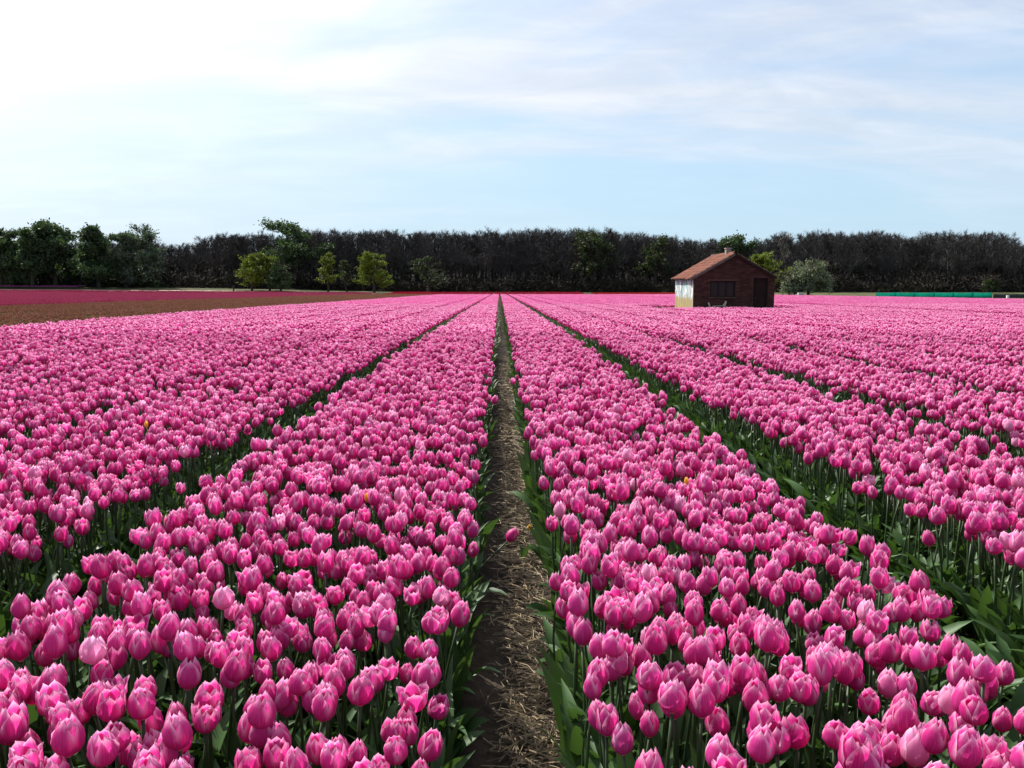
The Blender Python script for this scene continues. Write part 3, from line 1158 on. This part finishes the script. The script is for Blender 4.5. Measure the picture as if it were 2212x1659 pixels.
    mb.box(L(((wx0 + wx1) / 2, y0 + .03, wz0 - .03)), (wx1 - wx0 + .12, .16, .05))
    mb.build('sill', mort, win)
    mb = MB()
    mb.box(L(((wx0 + wx1) / 2, y0 + .055, wz1 + .045)), (wx1 - wx0 + .24, .13, .075))
    mb.build('lintel', simple('stone_lintel', (0.07, 0.035, 0.03), (0.10, 0.055, 0.045), 8, .9, .1), win)
    # door of upright boards
    mb = MB()
    for c, s in (((dx0 + .025, y0 + .11, (g + dz1) / 2), (.05, .1, dz1 - g)), ((dx1 - .025, y0 + .11, (g + dz1) / 2), (.05, .1, dz1 - g)), (((dx0 + dx1) / 2, y0 + .11, dz1 - .025), (dx1 - dx0 - .1, .1, .05))):
        mb.box(L(c), s)
    door = mb.build('door', wood, t)
    nb = 5
    bw = (dx1 - dx0 - .1) / nb
    for k in range(nb):
        mb = MB()
        mb.box(L((dx0 + .05 + bw * (k + .5), y0 + .13 + rng.normal(0, .004), (g + dz1) / 2 - .02)), (bw - .008, .025, dz1 - g - .07), tone=rng.uniform(-.3, .3))
        mb.build('plank', wood, door)
    mb = MB()
    mb.box(L((dx0 + .13, y0 + .10, .72)), (.02, .05, .09))
    mb.build('handle', simple('rusty_iron', (0.05, 0.03, 0.02), (0.09, 0.05, 0.03), 20, .7, .3), door)
    # roof
    tm, b = new_mat('clay_tile')
    at = b.n('ShaderNodeObjectInfo').outputs['Random']
    at2 = b.n('ShaderNodeAttribute', attribute_name='tone').outputs['Fac']
    tc = b.n('ShaderNodeTexCoord')
    n = b.noise(tc.outputs['Object'], 1.6, 5, .7)
    n2 = b.noise(tc.outputs['Object'], 18, 3, .6)
    col = b.mix(b.m('FRACT', b.m('ADD', at, at2)), (0.085, 0.026, 0.016, 1), (0.19, 0.060, 0.032, 1))
    col = b.mix(b.m('MULTIPLY', b.smooth(n, .45, .62), .75), col, (0.06, 0.035, 0.025, 1))
    col = b.mix(b.m('MULTIPLY', b.smooth(n2, .62, .75), .6), col, (0.38, 0.26, 0.19, 1))
    finish(tm, b, principled(b, col, .85, .2, bump(b, n2, .4, .01)))
    roof_deck = MB()
    over, ov_f = 0.17, 0.08
    ang = math.atan2(zp - ze, xm - x0)
    RUN = {-1: (xm - x0) + over, 1: (x1 - xm) + .07}
    for s in (-1, 1):
        run = RUN[s]
        e = np.array([xm + s * run, 0, zp - run * math.tan(ang)])
        p = np.array([xm, 0, zp])
        for_pts = []
        for yy in (y0 - ov_f + .02, y1 + ov_f - .02):
            for q, dz in ((p, 0), (e, 0), (e, -.035), (p, -.035)):
                for_pts.append((q[0], yy, q[2] + dz))
        roof_deck.add(L(for_pts), [(0, 1, 2, 3)[::-1], (4, 5, 6, 7), (0, 4, 5, 1), (1, 5, 6, 2), (2, 6, 7, 3)])
    roof = roof_deck.build('roof', wood, t)
    barge = simple('grey_board', (0.09, 0.065, 0.055), (0.15, 0.11, 0.09), 5, .85, .1)
    # barge boards on the front gable
    for s in (-1, 1):
        mb = MB()
        run = RUN[s]
        ln = run / math.cos(ang)
        c = (xm + s * run / 2, y0 - ov_f, zp - run * math.tan(ang) / 2 - .045)
        mb.box(L(c), (ln, .03, .11), rot=(0, s * ang, 0))
        o = mb.build('barge_board', barge if s < 0 else wood, roof)
    # pantiles: each of the lit slope a piece, the far slope joined
    tw, tl = 0.215, 0.34
    ln = RUN[-1] / math.cos(ang)
    nrow = int(ln / 0.30)
    ncol = int((y1 - y0 + 2 * ov_f) / tw)
    prof_x = np.linspace(-tw / 2, tw / 2, 7)
    prof_z = 0.022 * np.sin((prof_x / tw + .25) * 2 * math.pi) + 0.022

    def tile_verts():
        V, F = [], []
        for yy in (-tl / 2, tl / 2):
            for px, pz in zip(prof_x, prof_z):
                V.append((yy, px, pz + (0.018 if yy < 0 else 0)))
        for yy in (-tl / 2,):
            for px, pz in zip(prof_x, prof_z):
                V.append((yy, px, pz))
        k = len(prof_x)
        for i in range(k - 1):
            F.append((i, i + 1, k + i + 1, k + i))
            F.append((2 * k + i, 2 * k + i + 1, i + 1, i))
        return np.array(V), F
    TV, TF = tile_verts()
    tmb = MB()
    tmb.add(TV, TF)
    tile_me = tmb.mesh('tile', tm, smooth=True)
    right = MB()
    for s in (-1, 1):
        ln = RUN[s] / math.cos(ang)
        for r in range(nrow + 1):
            dist = ln - (r + .5) * (ln - .02) / (nrow + 1)
            for c in range(ncol):
                yy = y0 - ov_f + (c + .5) * (y1 - y0 + 2 * ov_f) / ncol
                slump = (r == 0 and yy < y0 + 1.2)
                jx = rng.normal(0, .04 if slump else .014)
                cx, cz_ = xm + s * (dist + jx) * math.cos(ang), zp - (dist + jx) * math.sin(ang) + .012
                if s < 0:
                    if slump and rng.uniform() < .25:
                        continue
                    o = bpy.data.objects.new('tile', tile_me)
                    COL.objects.link(o)
                    o.parent = roof
                    o.location = L((cx, yy, cz_))
                    # local x runs up the slope towards the ridge
                    o.rotation_euler = (rng.normal(0, .02), -ang + rng.normal(0, .09 if slump else .025), rng.normal(0, .14 if slump else .03))
                else:
                    V = TV * np.array([-1, 1, 1])
                    V = V @ np.array(Euler((0, ang + rng.normal(0, .012), 0)).to_matrix()).T
                    right.add(V + L((cx, yy, cz_)), TF, tone=rng.uniform())
    o = right.build('far_slope_tiles', tm, roof, smooth=True)
    o['kind'] = 'stuff'
    nr = 12
    for k in range(nr):
        mb = MB()
        ya = y0 - ov_f + k * (y1 - y0 + 2 * ov_f) / nr
        a = np.linspace(math.pi * 1.0, 0, 6)
        V = []
        for yy, rr in ((ya, .095), (ya + .375, .085)):
            for q in a:
                V.append((xm + rr * math.cos(q), yy, zp + .0 + rr * math.sin(q) * .9))
        mb.add(L(V), [(i, i + 1, 6 + i + 1, 6 + i) for i in range(5)], tone=rng.uniform())
        mb.build('ridge_tile', tm, roof, smooth=True)
    # chimney
    mb = MB()
    cy = 40.15
    mb.box(L((xm - .02, cy, zp + .09)), (.24, .26, .28), tone=.3)
    mb.box(L((xm - .02, cy, zp + .255)), (.29, .31, .05), tone=.6)
    ch = mb.build('chimney', simple('chimney_render', (0.12, 0.10, 0.09), (0.26, 0.24, 0.21), 6, .9, .1), roof)
    mb = MB()
    mb.tube([L((xm, cy, zp + .28)), L((xm, cy, zp + .39)), L((xm, cy, zp + .41))], [.06, .05, .065], 10)
    mb.build('chimney_pot', dark, roof)
    return g, pale_wood, mort


G_SHED, PALE_WOOD, MORTAR = shed()


def plank(name, label, a, b, w, t, mat):
    a, b = np.array(a), np.array(b)
    c = (a + b) / 2
    d = b - a
    ln = np.linalg.norm(d)
    o = empty(name, (0, 0, 0))
    COL.objects.unlink(o)
    bpy.data.objects.remove(o)
    mb = MB()
    mb.box((0, 0, 0), (ln, w, t), jit=.004)
    ob = mb.build(name, mat)
    ob.location = c
    ob.rotation_euler = Vector(d).to_track_quat('X', 'Z').to_euler()
    tag(ob, label, 'plank', 'broken planks in front of the shed')
    return ob


gs = G_SHED
plank('broken_plank', 'bleached plank propped up steeply before the shed window', (10.02, 38.55, gs + .02), (10.32, 38.86, gs + .72), .09, .03, PALE_WOOD)
plank('broken_plank', 'bleached plank lying flat below the shed window', (9.66, 38.62, gs + .50), (10.22, 38.70, gs + .52), .10, .035, PALE_WOOD)
plank('broken_plank', 'short grey plank leaning left before the shed front', (9.72, 38.55, gs + .0), (9.50, 38.80, gs + .66), .08, .03, PALE_WOOD)
plank('broken_plank', 'splintered pale plank crossing the propped one before the shed', (10.42, 38.60, gs + .0), (10.18, 38.75, gs + .60), .08, .03, PALE_WOOD)


# ------------------------------------------------------------------ trees
def branch_pts(p, d, ln, n, wander, lift):
    pts = [np.array(p, float)]
    d = np.array(d, float)
    for i in range(n):
        d = d + rng.normal(0, wander, 3) + np.array([0, 0, lift])
        d /= np.linalg.norm(d)
        pts.append(pts[-1] + d * ln / n)
    return np.array(pts), d


def bare_tree_geo(h, spread, n1, n2, n3, clear=0.3, twig_w=0.022):
    """returns MB of trunk and limbs, and twig polygons; base at origin"""
    tr = MB()
    twigs = []
    pts, _ = branch_pts((0, 0, -.3), (rng.normal(0, .05), rng.normal(0, .05), 1), h * .86, 8, .05, .03)
    tr.tube(pts, np.linspace(h * .016, h * .004, 9), 6)
    for i in range(n1):
        f = clear + (1 - clear) * ((i + rng.uniform()) / n1)
        k = f * 8
        j = min(int(k), 7)
        base = pts[j] + (pts[j + 1] - pts[j]) * (k - j)
        az = rng.uniform(0, 2 * math.pi)
        up = rng.uniform(.5, 1.3)
        L1 = spread * h * rng.uniform(.55, 1.0) * (1.05 - .62 * (f - clear) / (1 - clear))
        p1, d1 = branch_pts(base, (math.cos(az), math.sin(az), up), L1, 4, .13, .07)
        tr.tube(p1, np.linspace(h * .0045, h * .0016, 5), 3, cap=False)
        for q in range(n2):
            kk = rng.uniform(.8, 4)
            jj = min(int(kk), 3)
            b2 = p1[jj] + (p1[jj + 1] - p1[jj]) * (kk - jj)
            dd = (p1[jj + 1] - p1[jj])
            dd = dd / np.linalg.norm(dd) + rng.normal(0, .55, 3) + np.array([0, 0, .35])
            p2, d2 = branch_pts(b2, dd / np.linalg.norm(dd), L1 * rng.uniform(.25, .5), 2, .18, .1)
            for s_ in range(2):
                twigs.append((p2[s_], p2[s_ + 1], twig_w * 1.5))
            for w in range(n3):
                b3 = p2[rng.integers(1, 3)]
                d3 = d2 + rng.normal(0, .55, 3) + np.array([0, 0, .3])
                d3 /= np.linalg.norm(d3)
                twigs.append((b3, b3 + d3 * h * rng.uniform(.02, .06), twig_w))
    A = np.array([t[0] for t in twigs])
    B = np.array([t[1] for t in twigs])
    W = np.array([t[2] for t in twigs])
    d = B - A
    s = np.cross(d, rng.normal(0, 1, d.shape))
    s /= np.linalg.norm(s, axis=1)[:, None] + 1e-9
    Q = np.stack([A - s * W[:, None], A + s * W[:, None], B + s * W[:, None] * .5, B - s * W[:, None] * .5], 1)
    return tr, Q


def add_quads(mb, Q, tone=0.0, mi=0):
    n = len(Q)
    mb.add(Q.reshape(-1, 3), [tuple(range(4 * i, 4 * i + 4)) for i in range(n)], tone=tone, mi=mi)


BARE = []
for i in range(7):
    tr, Q = bare_tree_geo(1.0 * 16, rng.uniform(.30, .40), 30, 8, 9, clear=rng.uniform(.12, .3), twig_w=0.024)
    mb = MB()
    for v, tn in zip(tr.v, tr.tone):
        pass
    mb.v, mb.f, mb.uv, mb.tone, mb.mi, mb.nv = tr.v, tr.f, tr.uv, tr.tone, tr.mi, tr.nv
    add_quads(mb, Q, 0.2)
    BARE.append(mb.mesh('bare_tree', M['twig']))
BARE_C = proto_collection('bare_tree_kinds', BARE)

SKY_PX = [-300, 0, 250, 345, 352, 430, 445, 480, 560, 575, 600, 690, 720, 1000, 1120, 1270, 1350, 1410, 1480, 1545, 1570, 1630, 1660, 1690, 1720, 1800, 1850, 1900, 1935, 1965, 2000, 2060, 2130, 2175, 2192, 2230, 2600]
SKY_PY = [520, 520, 520, 518, 526, 522, 512, 504, 502, 512, 508, 500, 497, 500, 495, 494, 499, 508, 513, 516, 526, 524, 514, 503, 500, 502, 500, 498, 508, 510, 503, 500, 502, 507, 522, 520, 520]


def woodland():
    P, K, Rt, Sz = [], [], [], []
    for (ya, yb, n) in ((200, 212, 190), (212, 228, 190), (228, 250, 190)):
        for i in range(n):
            d = rng.uniform(ya, yb)
            x = -0.70 * d + (i + rng.uniform()) / n * 1.42 * d
            pxx = project(np.array([[x, d, 5.0]]))[0][0]
            top = np.interp(pxx, SKY_PX, SKY_PY) + rng.uniform(-2, 6) + 2.6 * math.sin(pxx * .052) + 2.0 * math.sin(pxx * .117 + 1)
            zt = place(pxx, top, d)[2]
            z0 = gzf(x, d)
            hgt = max(3, zt - z0)
            s = hgt / 15.3
            P.append((x, d, z0))
            K.append(rng.integers(len(BARE)))
            Rt.append((0, 0, rng.uniform(0, 6.28)))
            w = s * rng.uniform(.9, 1.35)
            Sz.append((w, w, s))
    o = scatter('bare_woodland', P, K, Rt, Sz, BARE_C)
    tag(o, 'long dark wood of leafless trees behind the whole field', 'wood', None, 'stuff')


woodland()


def undergrowth():
    n = 60000
    d = rng.uniform(192, 206, n)
    x = rng.uniform(-.72, .74, n) * d
    hh = 1.5 + 1.3 * np.abs(np.sin(x * .13 + 2 * np.sin(x * .031))) + 1.2 * (np.sin(x * .41 + 1) > .55) + 4.5 * sstep(196, 206, d)
    z = gz(x, d) + rng.uniform(0, 1, n) ** 1.2 * hh
    dr = rng.normal(0, 1, (n, 3)) * np.array([.7, .7, 1.0])
    dr /= np.linalg.norm(dr, axis=1)[:, None]
    s = np.cross(dr, rng.normal(0, 1, (n, 3)))
    s /= np.linalg.norm(s, axis=1)[:, None]
    ln = rng.uniform(.3, 1.0, n)[:, None]
    w = rng.uniform(.03, .12, n)[:, None]
    c = np.stack([x, d, z], -1)
    Q = np.stack([c - dr * ln - s * w, c - dr * ln * .2 + s * w * 1.3, c + dr * ln, c + dr * ln * .2 - s * w * 1.3], 1)
    um = simple('undergrowth', (0.014, 0.013, 0.011), (0.040, 0.034, 0.024), .12, .9, .1)
    o = bpy.data.objects.new('undergrowth', quads_mesh('undergrowth', Q, um))
    COL.objects.link(o)
    tag(o, 'dark tangled scrub along the foot of the wood', 'scrub', None, 'stuff')


undergrowth()

def thicket():
    n = 26000
    d = rng.uniform(193, 203, n)
    x = rng.uniform(-.66, -.375, n) * d
    hh = (3.6 + 1.6 * np.sin(x * .35) + 1.2 * np.sin(x * .83 + 2)) * sstep(-.372, -.42, x / d)
    z = gz(x, d) + rng.uniform(0, 1, n) ** 1.1 * np.maximum(hh, .4)
    c = np.stack([x, d, z], -1)
    a = rng.normal(0, 1, (n, 3))
    a /= np.linalg.norm(a, axis=1)[:, None]
    b_ = np.cross(a, rng.normal(0, 1, (n, 3)))
    b_ /= np.linalg.norm(b_, axis=1)[:, None]
    k = .30 * rng.uniform(.6, 1.4, n)[:, None]
    Q = np.stack([c - a * k, c - b_ * k * .55, c + a * k, c + b_ * k * .55], 1)
    o = bpy.data.objects.new('thicket', quads_mesh('thicket', Q, M['dark_foliage'], rng.uniform(0, 1, n)))
    COL.objects.link(o)
    tag(o, 'dark green thicket filling in under the leafy trees on the left', 'thicket', None, 'stuff')


M['dark_foliage'] = leaf_mat('dark_foliage', (0.032, 0.056, 0.026, 1), (0.064, 0.10, 0.044, 1), .6, .25, .2)
M['grey_foliage'] = leaf_mat('grey_foliage', (0.062, 0.082, 0.056, 1), (0.11, 0.14, 0.095, 1), .6, .3, .2)
M['spring_foliage'] = leaf_mat('spring_foliage', (0.11, 0.14, 0.012, 1), (0.19, 0.22, 0.025, 1), .6, .35, .2)
M['dull_foliage'] = leaf_mat('dull_foliage', (0.022, 0.028, 0.014, 1), (0.040, 0.046, 0.022, 1), .6, .25, .2)
M['blossom'] = leaf_mat('blossom_foliage', (0.07, 0.09, 0.045, 1), (0.32, 0.34, 0.23, 1), .7, .25, .2)


def leafy_tree(name, label, cat, px, top, wpx, d, mat, n, leaf, low=0.22, group=None, sparse=1.0, base_y=None, spread_=.040):
    if group == GT and 'airy grey' not in label:
        n, spread_ = int(n * 1.7), .052
    elif name == 'young_tree' and mat == 'spring_foliage':
        n, spread_, sparse = int(n * 1.3), .043, 1.4
    elif name == 'leafy_tree':
        n, spread_ = int(n * 1.35), .048
    if 'blossom' in name:
        n, spread_ = int(n * 1.3), .050
    p = place(px, top, d)
    x = p[0]
    z0 = gzf(x, d)
    h = p[2] - z0
    w = wpx / FPX * d
    t = empty(name, (x, d, z0))
    tag(t, label, cat, group)
    n1 = int(22 * sparse)
    tr, tw = bare_tree_geo(h, .40 * w / h, n1, 6, 3, clear=max(.08, low), twig_w=.03)
    # fit the grown skeleton to its surveyed height and width
    mid_ = tw.mean(axis=1)
    # straighten the lean so the crown stands over its foot
    sh = np.median(mid_[:, :2], axis=0) / np.median(mid_[:, 2])
    tw[:, :, :2] -= tw[:, :, 2:3] * sh
    tr.v = [np.stack([v[:, 0] - v[:, 2] * sh[0], v[:, 1] - v[:, 2] * sh[1], v[:, 2]], -1) for v in tr.v]
    mid_ = tw.mean(axis=1)
    fz = h / np.percentile(tw[:, :, 2], 99.7)
    fx = (w * .5) / np.percentile(np.hypot(mid_[:, 0], mid_[:, 1]), 88)
    fit = np.array([fx, fx, fz])
    tr.v = [v * fit for v in tr.v]
    tw = tw * fit
    add_quads(tr, tw, .2)
    tr.build('trunk', M['bark'], t)
    tips = tw.mean(axis=1)
    if 'bush' in name:
        # a bush is a lumpy dome, leafy down to the ground
        q = rng.normal(0, 1, (260, 3))
        q /= np.linalg.norm(q, axis=1)[:, None]
        q[:, 2] = np.abs(q[:, 2]) * 1.0 - rng.uniform(0, .25, 260)
        az_ = np.arctan2(q[:, 1], q[:, 0])
        lump = 1 + .13 * np.sin(3 * az_ + rng.uniform(0, 6)) + .10 * np.sin(5 * q[:, 2] + 4 * az_)
        r_ = rng.uniform(.15, 1, 260) ** .45 * lump
        tips = q * r_[:, None] * np.array([w * .45, w * .45, h * .68]) + np.array([0, 0, h * .26])
    # leafy sprays gather round some of the twigs and leave others thin
    wgt = rng.uniform(0.05, 1, len(tips)) ** 1.6
    wgt *= (.8 if 'bush' in name else .35) + sstep(-.6, .7, np.sin(tips[:, 0] * 9 / w + rng.uniform(0, 6)) + np.sin(tips[:, 2] * 13 / h + tips[:, 1] * 7 / w + rng.uniform(0, 6)))
    ci = rng.choice(len(tips), n, p=wgt / wgt.sum())
    ctone = rng.uniform(0, 1, len(tips))
    off = rng.normal(0, 1, (n, 3)) * np.array([1, 1, .75])
    pos = tips[ci] + off * (spread_ * (w + h) * .5)
    keep = pos[:, 2] > h * low * .5
    pos, ci = pos[keep], ci[keep]
    m = len(pos)
    a = rng.normal(0, 1, (m, 3))
    a /= np.linalg.norm(a, axis=1)[:, None]
    b = np.cross(a, rng.normal(0, 1, (m, 3)))
    b /= np.linalg.norm(b, axis=1)[:, None]
    s = leaf * rng.uniform(.6, 1.4, m)[:, None]
    Q = np.stack([pos - a * s, pos - b * s * .55, pos + a * s, pos + b * s * .55], 1)
    o = bpy.data.objects.new('crown', quads_mesh('crown', Q, M[mat], (ctone[ci] * .7 + rng.uniform(0, .3, m))))
    COL.objects.link(o)
    o.parent = t
    return t


thicket()
# big leafy trees on the left
GT = 'leafy trees on the left'
leafy_tree('leafy_tree', 'dark green tree cut off by the left edge of the picture', 'tree', -4, 498, 78, 190, 'dark_foliage', 6900, 0.29, .03, GT)
leafy_tree('leafy_tree', 'broadest and tallest dark green tree on the far left', 'tree', 112, 486, 122, 192, 'dark_foliage', 16500, 0.29, .03, GT)
leafy_tree('leafy_tree', 'rounded olive green tree on the left shoulder of the broad tree', 'tree', 62, 500, 56, 188, 'dark_foliage', 6600, 0.29, .03, GT)
leafy_tree('leafy_tree', 'rounded dark green tree just right of the broadest tree', 'tree', 206, 493, 76, 190, 'dark_foliage', 10500, 0.29, .03, GT)
leafy_tree('leafy_tree', 'airy grey green tree with sky showing through its tall crown', 'tree', 312, 485, 72, 194, 'grey_foliage', 4950, 0.24, .12, GT)
leafy_tree('leafy_tree', 'lower grey green tree at the left foot of the airy tree', 'tree', 268, 505, 52, 192, 'grey_foliage', 5700, 0.26, .03, GT)
leafy_tree('leafy_tree', 'domed dark green tree rising above the bare wood', 'tree', 640, 482, 118, 204, 'dark_foliage', 7800, 0.27, .22, None)
leafy_tree('leafy_tree', 'olive green tree in the wood between path and shed', 'tree', 1282, 500, 78, 199, 'dull_foliage', 3900, 0.24, .30, None)
leafy_tree('leafy_tree', 'green tree top in the dip of the skyline behind the shed', 'tree', 1592, 512, 84, 206, 'dark_foliage', 5400, 0.26, .25, None)
leafy_tree('leafy_tree', 'faint green crown in the wood left of the shed', 'tree', 1418, 512, 60, 200, 'dull_foliage', 2250, 0.24, .3, None)
# spring green young trees at the foot of the wood
# fuller, oval
GY = 'spring green young trees before the wood'
leafy_tree('young_tree', 'yellow green young tree, left one of the touching pair', 'tree', 542, 551, 52, 184, 'spring_foliage', 3900, 0.21, .10, GY)
leafy_tree('young_tree', 'yellow green young tree, right one of the touching pair', 'tree', 580, 548, 42, 186, 'spring_foliage', 2550, 0.21, .25, GY)
leafy_tree('young_tree', 'slender yellow green young tree standing alone before the wood', 'tree', 706, 547, 30, 186, 'spring_foliage', 1500, 0.20, .22, GY)
leafy_tree('young_tree', 'dull thin young tree between two yellow green ones', 'tree', 748, 562, 34, 187, 'dull_foliage', 900, 0.20, .2, GY)
leafy_tree('young_tree', 'round bright yellow green young tree nearest the path end', 'tree', 806, 546, 54, 184, 'spring_foliage', 4050, 0.21, .14, GY)
leafy_tree('young_tree', 'dull green spreading young tree beside the path end', 'tree', 925, 556, 66, 188, 'dull_foliage', 1350, 0.20, .15, GY)
leafy_tree('young_tree', 'bright green young tree showing over the right side of the shed roof', 'tree', 1646, 547, 72, 172, 'spring_foliage', 3300, 0.22, .2, GY)
leafy_tree('dark_bush', 'round black green bush at the right of the yellow green pair', 'bush', 604, 562, 54, 183, 'dark_foliage', 4500, 0.22, .02)
leafy_tree('blossom_bush', 'large round bush with whitish blossom right of the shed', 'bush', 1750, 553, 104, 166, 'blossom', 9300, 0.19, .0)
leafy_tree('blossom_bush', 'low blossoming shrub at the left foot of the large round bush', 'bush', 1708, 588, 44, 165, 'blossom', 2250, 0.19, .0)
leafy_tree('dull_bush', 'small yellowish bush far right before the wood', 'bush', 2140, 592, 42, 186, 'dull_foliage', 1050, 0.20, .05)


# bare crowns that stand out of the skyline
def bare_thing(label, px, top, d, wide, mat='twig', n=(24, 7, 7), clear=.3):
    p = place(px, top, d)
    z0 = gzf(p[0], d)
    h = p[2] - z0
    t = empty('bare_tree', (p[0], d, z0))
    tag(t, label, 'tree', 'bare trees standing out of the skyline')
    tr, Q = bare_tree_geo(h * 1.02, wide, *n, clear=clear, twig_w=.034)
    tr.build('trunk', M['bark'], t)
    mb = MB()
    add_quads(mb, Q, .2)
    mb.build('crown', M[mat], t)


bare_thing('slender bare tree at the left end of the leafless wood', 452, 503, 200, .26)
bare_thing('bare tree with dark dense top left of the domed green tree', 490, 497, 200, .25)
bare_thing('bare tree with see-through fan of twigs left of the domed green tree', 535, 499, 201, .24)
bare_thing('bare tree close by the right flank of the domed green tree', 712, 491, 203, .25)
bare_thing('tallest bare twigs of the wood above the path end', 1122, 489, 203, .26)
bare_thing('spiky bare top in the wood right of the path end', 1245, 488, 202, .22)
bare_thing('pale bare tree reaching above the skyline right of the shed', 1700, 488, 200, .28, 'pale_twig', (14, 5, 5))
bare_thing('rounded bare tree top right of the blossom bush', 1925, 494, 201, .30)
bare_thing('broad bare tree near the right edge of the picture', 2135, 498, 200, .30)
bare_thing('thin airy bare tree cut off by the right edge of the picture', 2200, 514, 198, .26, 'twig', (13, 5, 5))


# ------------------------------------------------------------------ wind screens, posts and bits on the right
def screen(name, label, px0, px1, d, hgt, mat, nposts):
    a, b = place(px0, 640, d), place(px1, 640, d)
    x0, x1 = a[0], b[0]
    t = empty(name, ((x0 + x1) / 2, d, gzf((x0 + x1) / 2, d)))
    tag(t, label, 'wind screen', 'low net screens on the right')
    xs_ = np.linspace(x0, x1, nposts)
    pm_ = simple('grey_post', (0.12, 0.11, 0.10), (0.2, 0.19, 0.17), 4, .8, .2)
    for i, xx in enumerate(xs_):
        mb = MB()
        z = gzf(xx, d) - t.location[2]
        mb.tube([(xx - t.location[0], .05, z - .2), (xx - t.location[0], .05, z + hgt + rng.uniform(.04, .1))], .035, 6)
        mb.build('post', pm_, t)
    for i in range(nposts - 1):
        mb = MB()
        n = 9
        V, F = [], []
        for k in range(n):
            f = k / (n - 1)
            xx = xs_[i] * (1 - f) + xs_[i + 1] * f
            z = gzf(xx, d) - t.location[2]
            sag = .06 * math.sin(f * math.pi) * rng.uniform(.6, 1.2)
            bulge = .10 * math.sin(f * math.pi)
            for q in (0, .5, 1):
                V.append((xx - t.location[0], bulge * math.sin(q * 3.14) + rng.normal(0, .012), z + .03 + (hgt - sag) * q))
        for k in range(n - 1):
            for q in range(2):
                F.append((k * 3 + q, (k + 1) * 3 + q, (k + 1) * 3 + q + 1, k * 3 + q + 1))
        mb.add(V, F)
        o = mb.build('netting', mat, t, smooth=True)
        so = o.modifiers.new('thickness', 'SOLIDIFY')
        so.thickness = .012
    return t


def cloth(name, c0, c1, trans):
    m, b = new_mat(name)
    tc = b.n('ShaderNodeTexCoord')
    n = b.noise(tc.outputs['Object'], 1.3, 5, .6)
    col = b.mix(b.smooth(n, .3, .7), c0, c1)
    return finish(m, b, leafy(b, col, .6, .25, trans))


screen('wind_screen', 'low bright green net screen beyond the right edge of the pink field', 1893, 2143, 128, .84,
       cloth('green_netting', (0.015, 0.38, 0.29, 1), (0.03, 0.46, 0.36, 1), .65), 7)
screen('wind_screen', 'low dark grey net screen running on from the green one', 2146, 2300, 128.3, .62, cloth('grey_netting', (0.035, 0.04, 0.045, 1), (0.06, 0.065, 0.07, 1), .2), 4)


def crate(px, d, s, label, col0, col1):
    p = place(px, 640, d)
    mb = MB()
    w, dd, h = s
    mb.box((0, 0, h / 2), (w, dd, h))
    o = mb.build('field_box', simple('box_paint', col0, col1, 3, .7, .2), loc=(p[0], d, gzf(p[0], d) + .01))
    bv = o.modifiers.new('edge', 'BEVEL')
    bv.width = .04
    bv.segments = 2
    tag(o, label, 'box')


crate(1729, 158, (.95, .8, .75), 'pale grey concrete block under the blossom bush', (.30, .30, .28), (.42, .42, .40))
crate(2177, 127.5, (.34, .3, .42), 'small white box standing by the dark grey screen', (.6, .6, .6), (.75, .75, .75))

pp = place(505, 632, 174.5)
mb = MB()
mb.box((0, 0, .6), (.22, .22, 1.5))
mb.add([(-.11, -.11, 1.35), (.11, -.11, 1.35), (.11, .11, 1.35), (-.11, .11, 1.35), (0, 0, 1.45)], [(0, 1, 4), (1, 2, 4), (2, 3, 4), (3, 0, 4)])
o = mb.build('field_post', M['bark'], loc=(pp[0], 174.5, gzf(pp[0], 174.5)))
tag(o, 'short dark post at the far edge of the magenta tulips', 'post')
print('objects', len(bpy.data.objects), 'meshes', len(bpy.data.meshes))
